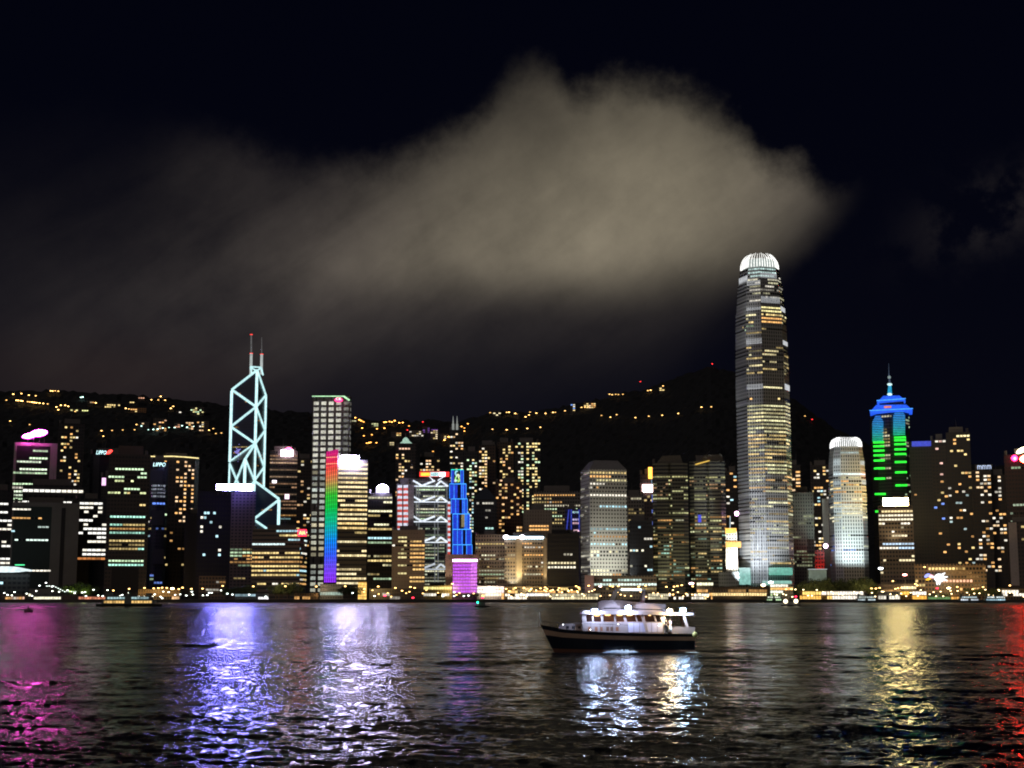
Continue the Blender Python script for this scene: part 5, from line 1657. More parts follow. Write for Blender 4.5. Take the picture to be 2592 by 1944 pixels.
for i in range(23):
    x = 1806 + i * 6.3
    strut(t, (x, 1514), (x, 1493), .28, plain('cream_column', (.55, .48, .36)), 'column', 1.4)
flood(1875, 1507, 1506, P(1875, 1497, 1524), 2.2e3, (1, .75, .4), 140)
t = LOWT['slatted pier shed with a green grey roof behind the motor yacht']
for i in range(26):
    strut(t, (1399 + i * 4.7, 1515), (1399 + i * 4.7, 1502), .25, plain('cream_column', (.55, .48, .36)), 'slat_post', .8)
flood(1455, 1512, 1505, P(1455, 1505, 1528), 1.6e3, (1, .85, .55), 140)

# floor plane lights of promenade
for x, pw, c in ((400, 5e3, (1, .6, .2)), (1580, 4e3, (1, .8, .5)), (1720, 4e3, (1, .8, .45)), (2060, 4e3, (1, .7, .3)), (2480, 4e3, (1, .65, .25)), (820, 3e3, (1, .7, .4)), (1240, 5e3, (1, .8, .6)), (2300, 5e3, (1, .7, .3)), (1330, 6e3, (1, .7, .3)), (2200, 5e3, (1, .7, .3)), (2400, 6e3, (1, .65, .25)), (1150, 3e3, (1, .7, .3)), (950, 3e3, (1, .7, .3)), (700, 2.5e3, (1, .7, .3))):
    o = flood(x, 1488, 1530, P(x, 1452, 1600), pw * 6, c, 130, 2)
    o.name = 'promenade_light'

# ------------------------------------------------------------ street lamps
LM = {}


def lamp(p, h, c, s, r, group, label, arm=1.5, nm='street_lamp'):
    key = (h > 15, c, s, r, arm)
    base = Vector((p.x, p.y, p.z - h))
    rt = root(nm, label, 'street lamp', base, group)
    if key not in LM:
        m = Mesh()
        m.beam((0, 0, 0), (0, 0, 1), .12, .08, 6)
        m.beam((0, 0, 1), (arm, 0, 1.0), .08, .06, 5)
        pole = m.build('pole', plain('lamp_pole', (.12, .12, .12), .5, .5), rt, origin=Vector((0, 0, 0)))
        m = Mesh()
        m.ball((arm, 0, 0), r, 8, 5, sq=(1.5, 1, .6))
        head = m.build('lamp_head', emis(c, s, False, 'lamp_glass'), rt, origin=Vector((0, 0, 0)))
        LM[key] = (pole, head)
    else:
        pole, head = (o.copy() for o in LM[key])
        COL.objects.link(pole)
        COL.objects.link(head)
        pole.parent = head.parent = rt
    pole.scale = (1, 1, h)
    head.location = (0, 0, h)
    return rt


AMB, SOD, LWH = (1, .55, .16), (1, .42, .08), (.9, 1, .95)
def zl(pts, sx, ox, oy):
    return [(ox + a / sx, oy + b / sx) for a, b in pts]
g1 = zl([(1205, 318), (1375, 300), (1540, 290), (1640, 295), (1690, 292), (1730, 287), (1780, 290), (1840, 297), (1910, 303), (1950, 287), (2045, 300), (2165, 297)], 4.254, 0, 1420)
g2 = zl([(35, 298), (255, 268), (585, 273), (930, 272), (1262, 275), (1575, 272), (1780, 300), (1930, 275), (2115, 290)], 4.254, 500, 1420)
g3 = zl([(150, 280), (60, 320), (195, 290), (600, 245), (1125, 300), (1180, 300), (1215, 325), (1280, 290), (1370, 290), (1450, 298), (1430, 322), (1550, 295), (1600, 285), (1620, 300), (1610, 325), (1660, 320), (1750, 292), (1935, 272), (1960, 285), (1850, 325), (1945, 325), (2070, 265), (2200, 275)], 4.254, 1000, 1420)
g4 = zl([(1040, 1412), (1130, 1415), (1215, 1412), (1235, 1418), (1280, 1415), (1445, 1420), (1500, 1412)], 3.19, 1160, 1040)
g5 = zl([(300, 1390), (370, 1388), (400, 1382), (440, 1375), (540, 1385), (600, 1455), (480, 1452), (360, 1460), (1440, 1410), (1180, 1385), (1390, 1412)], 3.606, 1600, 1100)
g6 = zl([(120, 480), (180, 482), (230, 472), (445, 485), (480, 478), (530, 472), (715, 420), (740, 440), (1170, 475), (1285, 460), (1495, 490), (1635, 462), (2000, 440), (840, 190), (410, 380)], 5.369, 2180, 1400)
for grp, pts, lab in (('amber lamps along the left promenade', g1, 'amber street lamp on the promenade below the gold crowned hotel tower'), ('spaced lamps along the middle quay', g2, 'amber street lamp in the spaced row below braced and rainbow towers'),
                      ('dense amber lamps below the beige hotel', g3, 'amber street lamp in the cluster around the foot of the beige hotels'), ('lamps at the podium', g4, 'amber street lamp before the low teal lit podium'),
                      ('lamps below the glass twins', g5, 'amber street lamp below the curved glass twin towers'), ('lamps by the right piers', g6, 'gold street lamp behind the piers at the right waterfront')):
    for i, (x, y) in enumerate(pts):
        D_ = 1524 + rng.uniform(-6, 4)
        p = P(x, y, D_)
        big = abs(x - 2397.9) < 1.5 or abs(x - 432) < 2
        lamp(p, p.z - 3, AMB if not big else (1, .75, .35), 9 if not big else 22, .75 if not big else 1.3, grp if not big else None, lab if not big else ('brightest gold street lamp, right of the neon emblem' if x > 1000 else 'brightest lamp of the amber promenade row'))
wl = zl([(140, 335), (65, 365), (480, 235), (545, 275), (410, 265), (900, 335), (1090, 378), (910, 378), (1300, 365), (1480, 378), (1650, 360), (1800, 335), (1990, 372), (1730, 400), (2050, 330)], 4.254, 0, 1420) + \
     zl([(90, 368), (110, 342), (305, 352), (360, 362), (540, 362), (720, 383), (1655, 345), (1890, 378)], 4.254, 500, 1420) + zl([(500, 380), (620, 378), (620, 338), (775, 372), (725, 378)], 4.254, 1000, 1420)
for x, y in wl:
    p = P(x, y, 1512 + rng.uniform(-3, 4))
    lamp(p, max(p.z - 3, 1.2), LWH, 7, .7, 'white lamps on the quay', 'cold white quay lamp low above the dark seawall left of the violet hotel')
extra = random.Random(77)
for (xa, xb, n, c, lab, grp) in ((900, 1200, 14, AMB, 'amber promenade lamp below the brown block and neon tower', 'amber lamps below the neon tower'), (1280, 1500, 24, (1, .7, .3), 'warm quay lamp behind the glowing white pier pavilion', 'warm lamps behind the white pier pavilion'),
                                 (1500, 1800, 20, (1, .62, .25), 'warm quay lamp at the feet of the curved glass twins', 'warm quay lamps below the twins'), (1950, 2350, 34, (1, .78, .4), 'warm white pier lamp among the gold and white lit piers', 'warm lamps on the right piers'),
                                 (2350, 2590, 22, (1, .72, .35), 'warm lamp on the quay below the long brown market block', 'warm lamps below the market block'), (0, 560, 26, (.95, 1, .85), 'pale lamp on the quay behind the harbour ferry', 'pale lamps at the far left quay')):
    for i in range(n):
        x = xa + (xb - xa) * (i + extra.random()) / n
        p = P(x, extra.uniform(1492, 1511), 1514 + extra.uniform(-5, 10))
        lamp(p, max(p.z - 3, 1.2), c, 9, .6, grp, lab, nm='quay_lamp')
cl = zl([(490 + i * 24, 270 + (i > 3) * (i - 3) * 12 if i < 8 else 330) for i in range(14)], 4.254, 0, 1420)
for x, y in cl:
    p = P(x, y, 1545)
    lamp(p, max(p.z - 3, 1.5), (.85, 1, .9), 4, .5, 'string of white lamps on the footbridge', 'small white lamp in the curved string left of the harbour ferry')
for (x, y, c, lab) in ((1045, 1513, (1, .02, .05), 'red signal lamp on the quay below the brown block'), (1221, 1513, (1, .02, .08), 'red signal lamp above the small green lit boat'), (1222, 1508, (1, .55, .1), 'amber lamp just above the red signal lamp near the small boat'),
                       (2372, 1489, (1, .02, .06), 'red signal lamp left of the brightest gold lamp'), (2014, 1510, (1, .02, .06), 'red signal lamp on the pier beside the bobbing twin lamp boat'), (974, 1508, (1, .02, .08), 'red signal lamp on the quay below the dark green gold tower'),
                       (2290, 1455, (1, .3, .25), 'round coral lamp above the white bayed pier'), (2229, 1439, (.85, .92, 1), 'round white lamp at the foot of the cream lit block'), (1951, 1474, (.9, .93, 1), 'big round white lamp at the foot of the tallest tower'), (1932, 1481, (1, .85, .6), 'round cream lamp on the pier roof before the tallest tower'),
                       (1750, 1477, (1, .6, .7), 'pink white lamp below the gap between the glass twins'), (1519, 1484, (.8, .8, 1), 'white lamp above the yacht mast at the low podium'), (301, 1513, (1, .02, .1), 'red lamp just above the harbour ferry')):
    big = lab.startswith(('round', 'big', 'pink'))
    p = P(x, y, 1512 if not big else 1540)
    lamp(p, max(1.2, p.z - 3), c, 14 if big else 8, 1.7 if big else .9, None, lab, arm=.1, nm='signal_lamp' if 'signal' in lab else 'street_lamp')

# ------------------------------------------------------------ hillside lamps and houses
hA = zl([(400, 115), (415, 117), (435, 115), (460, 118), (100, 142), (165, 137), (225, 150), (280, 155), (45, 190), (445, 245), (480, 232), (515, 232), (540, 240), (460, 268), (595, 282), (760, 212), (1000, 257), (1025, 262), (1205, 187), (1260, 188), (1315, 190), (1280, 160), (75, 360), (230, 388),
         (805, 438), (890, 436), (975, 432), (1070, 430), (820, 482), (1700, 420), (1665, 433), (1720, 460), (1765, 456), (1380, 240), (1360, 257), (1085, 388)], 3.16, 0, 960)
hR = zl([(125, 192), (140, 193), (160, 195), (172, 197), (215, 203), (232, 205), (250, 207), (268, 209), (285, 211), (310, 214), (340, 217), (375, 221)], 3.16, 0, 960)
hC = zl([(1125, 400), (1180, 430), (1220, 428), (1255, 425), (1295, 417), (1315, 414), (1345, 412), (1390, 413), (1410, 393), (1450, 397), (1490, 397), (1540, 403), (1590, 408), (1490, 410), (655, 165), (640, 168)], 3.16, 0, 960)
hM = zl([(190, 383), (320, 390), (385, 385), (205, 452), (275, 442), (230, 517), (250, 513), (265, 510), (315, 513), (165, 310), (180, 318), (195, 325), (205, 330), (130, 292), (385, 332), (400, 330), (430, 326), (450, 330), (475, 318), (515, 337), (545, 335), (600, 365), (1060, 370), (1085, 383), (1085, 410), (1060, 420), (1115, 345), (1010, 420), (970, 430), (945, 460), (955, 466), (910, 490), (980, 492), (810, 590)], 3.456, 860, 980)
hT = zl([(1310, 248), (1475, 245), (1455, 245), (1530, 255), (1545, 262), (1620, 285), (1650, 268), (1660, 243), (1715, 252), (1795, 255), (1860, 246), (1880, 245), (1965, 232), (2110, 202), (2140, 200), (2170, 197), (1330, 395), (1455, 400), (1540, 393), (1635, 388), (1750, 378)], 3.456, 860, 980)
hP = zl([(755, 232), (770, 235), (790, 233), (805, 234), (830, 233), (970, 212), (985, 210), (1045, 196), (1055, 186), (710, 352), (760, 362), (795, 348), (900, 365), (975, 357), (1050, 352), (1140, 342), (1270, 307), (1325, 305), (1850, 355)], 2.212, 1200, 900)
for grp, pts, c, lab, s0 in (('scattered amber lamps on the left hill', hA, AMB, 'amber road lamp scattered over the hillside left of the braced tower', 7), ('row of amber lamps on the ridge road', hR, AMB, 'amber road lamp in the sloping row above the magenta sign', 8),
                             ('pale teal lamps on the left hill', hC, (.6, 1, .85), 'pale teal road lamp on the hill above the gold crowned hotel', 6), ('amber lamps on the middle hill', hM, SOD, 'orange road lamp on the hill between grid tower and twin spires', 8),
                             ('lamps on the central ridge', hT, AMB, 'amber road lamp on the ridge above the round windowed tower', 5), ('lamps climbing the peak', hP, AMB, 'amber road lamp on the peak slope around the tallest tower', 5)):
    for x, y in pts:
        p = on_hill(x, y + 2)
        p.z += 9
        lamp(p, 10, c, s0 * rng.choice((.4, .7, 1, 1.3)), round(p.y * .00042, 1), grp, lab, nm='road_lamp')
for x, y, lab in ((1621, 973, 'tiny red beacon on the ridge left of the peak'), (1803, 928, 'tiny red beacon on the summit of the peak'), (2056, 1069, 'tiny red lamp on the slope right of the tallest tower'), (1070, 1075, 'red lamp on the hill left of the violet lit house'), (1031, 1096, 'red lamp beside the long cream lit hillside house')):
    p = on_hill(x, y + 2)
    p.z += 9
    lamp(p, 10, (1, .03, .03), 4, 1.3, None, lab, arm=.1, nm='beacon_lamp')


def house(lab, x0, x1, y0, y1, cols, p=.6, lo=.4, hi=1.2, wall=(.12, .10, .09), fh=4.4, bay=5.0, grp=None):
    c = on_hill((x0 + x1) / 2, y1)
    D_ = c.y
    tower(lab, x0, x1, y0, D_ - 8, 14, wall=wall, fh=fh, bay=bay, ww=.8, wh=.55, name='hillside_house', cat='house', cells=True, base=c.z - 14, yref=(y0 + y1) / 2, plant=False, group=grp,
          bands=[(y0 - 2, y1 + 1, x0 - 2, x1 + 2, resi(p, cols, lo, hi))])


house('cream and gold lit hilltop house, brightest on the left ridge', 265, 304, 1018, 1030, [YEL, (1, .75, .3)], 1.0, .7, 2.2, fh=5)
house('yellow lit long low house on the left ridge', 178, 204, 1033, 1041, [(1, .95, .4)], .8, .6, 1.2)
house('yellow green lit small house right of the long low one on the left ridge', 207, 224, 1035, 1042, [(.95, 1, .4)], 1, .9, 1.4)
house('dim peach house above the slim tower lamps on the left ridge', 222, 244, 1013, 1021, [ORG, (1, .7, .4)], .8, .3, .7)
house('small white lit house on the left hill', 446, 459, 1040, 1046, [WHT], 1, 1, 1.6)
house('yellow green cluster house by the braced tower on the left ridge', 482, 516, 1030, 1050, [YEL, GRN, (1, .9, .4)], .5, .4, .9)
house('brown villa with amber windows below the ridge centre left', 330, 370, 1032, 1044, [ORG, YEL], .4, .4, .9, wall=(.4, .22, .1))
house('small reddish house on the upper left ridge', 350, 366, 1003, 1010, [(1, .5, .3)], .8, .3, .6)
house('small lit house with yellow windows upper left ridge', 328, 340, 1014, 1021, [YEL], .9, .8, 1.2)
house('hill apartment block with orange windows above the teal lamps, left one', 352, 378, 1067, 1080, WARM, .5, .6, 1.2)
house('hill apartment block with orange windows above the teal lamps, middle one', 388, 422, 1058, 1092, [ORG, (1, .6, .35)], .3, .3, .9)
house('hill apartment block with salmon windows above the teal lamps, right one', 442, 456, 1070, 1088, [(1, .5, .3)], .6, .3, .6)
house('hill apartment block with cream windows beside the salmon one', 470, 490, 1068, 1088, WARM, .5, .5, 1.1)
house('narrow hill apartment block left of the braced tower', 498, 528, 1065, 1092, WARM, .35, .4, .9)
house('pale green lit house above the orange lamp row on the middle ridge', 940, 958, 1070, 1080, [(.8, .85, .45)], .9, .4, .8, wall=(.3, .3, .2))
house('small greenish house at the left end of the middle ridge', 890, 902, 1060, 1068, [(.8, .8, .5)], .8, .3, .6)
house('long cream lit hillside house left of the violet lit one', 1036, 1072, 1090, 1105, [YEL, (1, .8, .5), WHT], .7, .3, .8, wall=(.3, .25, .18))
house('small gold lit house below the orange lamp row', 990, 1016, 1093, 1104, [YEL, ORG], .6, .3, .8)
house('hillside house with a violet lit crown', 1090, 1108, 1088, 1112, [(1, .8, .5), YEL], .7, .3, .7, wall=(.25, .18, .18))
c = on_hill(1100, 1096)
T = dict(er=Vector((1, 0, 0)), ed=Vector((0, 1, 0)), D=c.y - 20, org=Vector((0, 0, 0)))
m = Mesh()
m.beam(P(1092, 1090, c.y - 40), P(1108, 1090, c.y - 40), 2.4, sides=6)
o = m.build('violet_lamp_bar', emis((.5, .15, 1), 1.1, False, 'violet_bar'), None, origin=P(1100, 1090, c.y - 40))
tag(o, 'glowing violet light bar over the hillside house', 'light bar')
house('dim violet tinted house left of the violet crowned one', 1070, 1088, 1080, 1096, [(.5, .2, 1), (.6, .3, 1)], .6, .12, .4)
house('small olive lit house on the hill above the lantern roofed tower', 980, 998, 1118, 1128, [(.9, .75, .4)], .7, .3, .6)
house('hillside block left of the twin white spires with cream windows', 1112, 1136, 1098, 1112, [YEL, (1, .8, .5)], .5, .3, .7)
house('hilltop house of stacked cream lights at the left end of the central ridge', 1248, 1268, 1040, 1053, [(1, .85, .5), WHT], .7, .6, 1.2)
house('hilltop house with a blue lamp on the central ridge', 1444, 1456, 1022, 1041, [YEL, (.2, .4, 1), WHT], .6, .5, 1.1)
house('hilltop house of gold windows right of the blue lamp house', 1478, 1508, 1018, 1034, [ORG, YEL, (1, .7, .4)], .6, .4, 1.0)
house('dim brown hilltop house on the central ridge', 1300, 1314, 1048, 1058, [(1, .8, .5)], .5, .15, .35)
house('small bright house high on the slope left of the peak', 1669, 1682, 978, 990, [YEL, WHT], .6, .6, 1.2)

# ------------------------------------------------------------ trees on the waterfront
leaf_m, b_, n_ = principled('foliage')
t_ = n_.new('ShaderNodeTexCoord')
n_.put(b_.inputs['Base Color'], n_.mix(n_.noise(t_.outputs['Object'], .8, 3), (.03, .05, .02, 1), (.09, .12, .05, 1)))
b_.inputs['Roughness'].default_value = .8
trees = []
for v_ in range(4):
    rt_ = random.Random(40 + v_)
    V, F = [], []
    cl_ = [(rt_.gauss(0, 1.9), rt_.gauss(0, 1.9), rt_.uniform(4.2, 8.2), rt_.uniform(1.1, 2.0)) for _ in range(15)]
    for _ in range(900):
        cx_, cy_, cz_, cr_ = rt_.choice(cl_)
        d = Vector((rt_.gauss(0, 1), rt_.gauss(0, 1), rt_.gauss(0, .8))).normalized() * cr_ * rt_.uniform(.5, 1.05)
        c = Vector((cx_, cy_, cz_)) + d
        a = Vector((rt_.gauss(0, 1), rt_.gauss(0, 1), rt_.gauss(0, 1))).normalized() * .34
        b = a.cross(Vector((rt_.gauss(0, 1), rt_.gauss(0, 1), rt_.gauss(0, 1)))).normalized() * .26
        i = len(V)
        V += [c - a, c - b, c + a, c + b]
        F.append((i, i + 1, i + 2, i + 3))
    cm_ = (V, F)
    m = Mesh()
    m.beam((0, 0, 0), (.1, 0, 2.6), .28, .2, 7)
    for cx_, cy_, cz_, cr_ in cl_[:8]:
        m.beam((.1, 0, 2.5), (cx_, cy_, cz_), .14, .04, 5, caps=False)
    trees.append((cm_, m))
TM = {}


def tree(x, D_, h, v_, lab, grp):
    p = P(x, 1500, D_)
    rt = root('tree', lab, 'tree', (p.x, p.y, 2.9), grp)
    s_ = h / 9.5
    if v_ not in TM:
        (V, F), m = trees[v_]
        cr_ = mesh_obj('crown', V, F, leaf_m, rt)
        tr_ = m.build('trunk', plain('bark', (.10, .07, .05), .9), rt, origin=Vector((0, 0, 0)))
        TM[v_] = (cr_, tr_)
    else:
        cr_, tr_ = (o.copy() for o in TM[v_])
        for o in (cr_, tr_):
            COL.objects.link(o)
            o.parent = rt
    rt.scale = (s_, s_, s_)
    rt.rotation_euler = (0, 0, rng.uniform(0, 6))
    return rt


for xa, xb, n, D_, h, lab, grp in ((150, 235, 7, 1552, 17, 'waterfront tree lit yellow green near the white lamp string', 'lit trees at the left waterfront'),
                                   (570, 640, 7, 1560, 15, 'dark tree at the foot of the small windowed grey slab', 'dark trees below the bar sign'),
                                   (690, 750, 6, 1560, 17, 'dark tree at the foot of the banded block with the red lettered sign', 'dark trees below the banded block'),
                                   (868, 905, 4, 1542, 15, 'dark tree left of the amber glowing cube pavilion', 'dark trees left of the amber cube'),
                                   (1155, 1208, 5, 1545, 8, 'dark tree before the base of the violet hotel front', 'dark trees below the violet hotel'),
                                   (1815, 1940, 12, 1550, 15, 'dark tree along the foot of the tallest tower', 'dark trees below the tallest tower'),
                                   (2010, 2050, 4, 1560, 18, 'dark tree between the tallest tower and the billboard building', 'dark trees left of the billboard'),
                                   (2075, 2215, 16, 1560, 21, 'dark tree in the belt behind the gold and white lit piers', 'tree belt behind the right piers'),
                                   (2450, 2540, 8, 1560, 12, 'dark tree right of the market block', 'dark trees right of the market block')):
    for i in range(n):
        tree(xa + (xb - xa) * (i + .5 + rng.uniform(-.3, .3)) / n, D_ + rng.uniform(-4, 6), h * rng.uniform(.8, 1.15), rng.randrange(4), lab, grp)
for x in (178, 212):
    d = bpy.data.lights.new('tree_uplight', 'POINT')
    d.energy = 2.2e3
    d.color = (.8, 1, .2)
    o = bpy.data.objects.new('tree_uplight', d)
    COL.objects.link(o)
    o.location = P(x, 1496, 1543)

# ------------------------------------------------------------ motor yacht in the middle distance
BDP = 186.0
p0 = P(1561, 1640, BDP)
bx = Vector((p0.x, BDP, 0))
yr = root('motor_yacht', 'wooden motor yacht with black hull and cream stripe, four glaring deck lamps', 'boat', bx)
K = .01048
def SX(X): return (X - 1060) * K
def SZ(Y): return (920 - Y) * K
paint = plain('boat_cream', (.38, .30, .28), .45, var=.08)
white = plain('boat_white', (.62, .62, .64), .4, var=.06)
black = plain('hull_black', (.012, .016, .028), .25, var=.2)
wood = plain('varnished_wood', (.22, .11, .06), .35)
sheer_x = [SX(150), SX(400), SX(700), SX(1000), SX(1400), SX(1975)]
sheer_z = [3.35, 2.83, 2.6, 2.45, 2.32, 2.26]


def hull_pt(u, v, side, out=0.0):
    """u bow to stern, v waterline to sheer (below 0 under water)"""
    xb = -7.86 - 1.68 * max(v, -.2) ** 1.0 if v > 0 else -7.86 - 1.68 * v
    x = xb + (9.59 - xb) * u
    zs = float(np.interp(x, sheer_x, sheer_z))
    hb = 2.55 * (1 - (1 - min(1, u / .42)) ** 2.3) * (1 - .10 * max(0, (u - .6) / .4) ** 2)
    flare = (.80 + .20 * v) if v > 0 else (.80 + .5 * v)
    y = side * (max(.03, hb * flare) + out)
    return bx + Vector((x, y, zs * v))


def strip(name, v0, v1, mat, out, nu=28, nv=4, rev=False):
    for side in (1, -1):
        pass
    m = Mesh()
    for side in (-1, 1):
        b = len(m.v)
        for j in range(nv + 1):
            for i in range(nu + 1):
                m.v.append(hull_pt(i / nu, v0 + (v1 - v0) * j / nv, side, out))
        for j in range(nv):
            for i in range(nu):
                q_ = (b + j * (nu + 1) + i, b + j * (nu + 1) + i + 1, b + (j + 1) * (nu + 1) + i + 1, b + (j + 1) * (nu + 1) + i)
                m.f.append(q_ if side < 0 else q_[::-1])
                m.mi.append(0)
    nn = (nu + 1) * (nv + 1)
    for j in range(nv):  # transom and stem
        a, c = j * (nu + 1) + nu, (j + 1) * (nu + 1) + nu
        m.f.append((a, nn + a, nn + c, c)); m.mi.append(0)
        a, c = j * (nu + 1), (j + 1) * (nu + 1)
        m.f.append((nn + a, a, c, nn + c)); m.mi.append(0)
    return m.build(name, mat, yr, smooth=False)


strip('hull', -.35, 1.0, black, 0, 32, 8)
strip('stripe', .66, .86, plain('stripe_tan', (.42, .30, .22), .4), .03)
strip('boot_stripe', -.02, .15, plain('antifouling_red', (.12, .055, .035), .5), .02)
strip('rub_rail', .985, 1.02, plain('rail_black', (.02, .02, .02), .3), .07, nv=1)
m = Mesh()
for i in range(28):
    a, b_2 = hull_pt(i / 28, .9, -1), hull_pt((i + 1) / 28, .9, -1)
    c, d_ = hull_pt((i + 1) / 28, .9, 1), hull_pt(i / 28, .9, 1)
    k_ = len(m.v); m.v += [a, b_2, c, d_]
    m.f.append((k_, k_ + 1, k_ + 2, k_ + 3)); m.mi.append(0)
m.build('deck', plain('teak_deck', (.30, .20, .12), .6), yr)


def bb(nm, x0, x1, y0, y1, z0, z1, mat, parent=None):
    m = Mesh()
    m.box(bx, Vector((1, 0, 0)), Vector((0, 1, 0)), UP, (x0, y0, z0), (x1, y1, z1))
    o = m.build(nm, mat, parent or yr)
    md = o.modifiers.new('bevel', 'BEVEL')
    md.width = min(.05, (z1 - z0) * .3)
    md.segments = 2
    return o


def prism(nm, pts, y0, y1, mat, parent=None, taper=1.0):
    """side outline pts [(X, Y zoom px)] extruded across the boat"""
    m = Mesh()
    m.loft([[bx + Vector((SX(X_), y, SZ(Y_))) for X_, Y_ in pts] for y in (y0, y1)])
    return m.build(nm, mat, parent or yr)


dk = 2.15
prism('trunk_cabin', [(360, 650), (640, 680), (660, 640), (660, 568), (430, 585), (380, 600)], -1.35, 1.35, paint)
for X_ in (450, 520, 590):
    prism('porthole', [(X_, 640), (X_ + 34, 640), (X_ + 34, 608), (X_, 612)], -1.38, -1.34, plain('dark_glazing', (.04, .035, .04), .3))
cab = prism('deckhouse', [(640, 700), (1610, 705), (1610, 563), (640, 558)], -1.95, 1.95, paint)
for i, X_ in enumerate(range(1185, 1600, 70)):
    prism('side_panel', [(X_, 680), (X_ + 64, 680), (X_ + 64, 572), (X_, 572)], -1.985, -1.955, plain('panel_white', (.60, .55, .68), .4))
for X_ in (710, 790, 850, 925, 975, 1040):
    prism('lower_window', [(X_, 665), (X_ + 32, 665), (X_ + 32, 618), (X_, 618)], -1.97, -1.955, emis((1, .35, .12), .12 if X_ % 2 else .25, False, 'dim_port'))
# interior visible through the windows
prism('cabin_interior', [(660, 557), (1600, 562), (1600, 470), (660, 468)], 1.6, 1.9, wood)
gl = bpy.data.materials.new('yacht_glass')
gl.use_nodes = True
nt_ = gl.node_tree
pb = nt_.nodes['Principled BSDF']
pb.inputs['Base Color'].default_value = (.01, .01, .012, 1)
pb.inputs['Roughness'].default_value = .05
pb.inputs['Alpha'].default_value = .35
for (X0, X1) in ((690, 760), (772, 865), (888, 1020), (1040, 1135), (1160, 1275), (1288, 1338), (1390, 1500), (1515, 1572)):
    dx = 14 if X0 > 1100 else 4
    prism('window', [(X0 + dx, 558), (X1 + dx, 558), (X1 - dx, 470), (X0 - dx, 470)], -1.93, -1.90, gl)
for i, (X0, X1) in enumerate(((640, 690), (758, 774), (863, 890), (1018, 1042), (1133, 1162), (1273, 1290), (1498, 1517), (1570, 1582))):
    dx = 14 if X0 > 1100 else 3
    prism('pillar', [(X0 + dx, 561), (X1 + dx, 561), (X1 - dx, 468), (X0 - dx, 468)], -1.95, -1.82, paint)
prism('pillar', [(1395, 690), (1425, 690), (1370, 468), (1335, 468)], -2.06, -1.80, paint)
for y in (-1.9, 1.78):
    prism('far_pillar' if y > 0 else 'front_frame', [(640, 560), (668, 560), (662, 468), (636, 468)], y, y + .12, paint)
prism('windscreen', [(642, 556), (650, 556), (644, 470), (636, 470)], -1.75, 1.75, gl)
prism('door', [(1590, 690), (1640, 690), (1628, 466), (1578, 466)], -1.90, -1.84, plain('door_white', (.85, .87, .95), .4))
roof = prism('roof', [(628, 468), (1965, 482), (1965, 455), (1660, 446), (1380, 436), (660, 424), (636, 440)], -2.3, 2.3, paint)
fly = prism('flybridge', [(836, 428), (1655, 446), (1640, 420), (1640, 352), (1420, 340), (1100, 306), (880, 308), (838, 340)], -1.55, 1.55, plain('flybridge_brown', (.36, .27, .25), .5))
prism('flybridge_trim', [(900, 404), (1600, 424), (1600, 412), (900, 392)], -1.6, -1.56, plain('rail_black', (.02, .02, .02), .3), fly)
for y in (-1.15, 1.0):
    prism('top_support', [(985, 306), (1030, 306), (1078, 196), (1096, 180), (1060, 178), (1040, 196)], y, y + .14, white)
    prism('top_support', [(1352, 340), (1394, 342), (1404, 190), (1376, 190)], y, y + .14, paint)
ht = prism('hardtop', [(1050, 190), (1400, 194), (1410, 184), (1390, 176), (1070, 172), (1050, 178)], -1.3, 1.3, white)
for a, b_2 in ((1112, 1222), (1238, 1352)):
    m = Mesh()
    m.beam(bx + Vector((SX(a), -1.34, SZ(180))), bx + Vector((SX(b_2), -1.34, SZ(178))), .13, sides=8)
    m.build('light_tube', emis((.75, .95, 1), 3.5, True, 'tube_light'), ht)
m = Mesh()
m.beam(bx + Vector((SX(830), -.6, SZ(310))), bx + Vector((SX(728), -.6, SZ(190))), .035, .012)
m.build('antenna', white, yr)
prism('aft_support', [(1872, 625), (1906, 625), (1862, 480), (1828, 480)], -2.1, -1.95, paint)
prism('aft_support', [(1872, 625), (1906, 625), (1862, 480), (1828, 480)], 1.95, 2.1, paint)
prism('aft_bulwark', [(1700, 695), (1972, 697), (1978, 622), (1740, 616), (1700, 640)], -2.3, -2.18, paint)
prism('aft_bulwark', [(1700, 695), (1972, 697), (1978, 622), (1740, 616), (1700, 640)], 2.18, 2.3, paint)
bb('transom_bulwark', SX(1950), SX(1975), -2.17, 2.17, SZ(696), SZ(624), paint)
m = Mesh()
m.ball(bx + Vector((SX(1972), -2.4, SZ(708))), .34, 12, 8)
m.build('fender', plain('fender_yellow', (.55, .55, .22), .5), yr)
rl = plain('chrome_rail', (.7, .72, .75), .2, .9)
rp = [bx + Vector((SX(X_), -yv, SZ(Y_))) for X_, Y_, yv in ((165, 560, .25), (260, 566, .9), (420, 574, 1.7), (640, 580, 2.2), (860, 584, 2.4), (1180, 596, 2.45))]
for sgn in (1, -1):
    rq = [Vector((p.x, bx.y + sgn * (p.y - bx.y), p.z)) for p in rp]
    for a, b_2 in zip(rq, rq[1:]):
        m = Mesh()
        m.beam(a, b_2, .03, sides=6)
        m.build('rail', rl, yr)
    for X_ in (165, 215, 290, 370, 450, 540, 640, 740, 850, 1000, 1180):
        x = bx.x + SX(X_)
        yv = float(np.interp(x, [p.x for p in rq], [p.y for p in rq]))
        zv = float(np.interp(x, [p.x for p in rq], [p.z for p in rq]))
        zd = float(np.interp(SX(X_), sheer_x, sheer_z))
        m = Mesh()
        m.beam(Vector((x, yv, zd * .93)), Vector((x, yv, zv)), .025, sides=6)
        m.build('rail_post', rl, yr)
m = Mesh()
m.beam(bx + Vector((SX(148), 0, 3.2)), bx + Vector((SX(132), 0, SZ(448))), .035, .02)
m.build('flagstaff', white, yr)
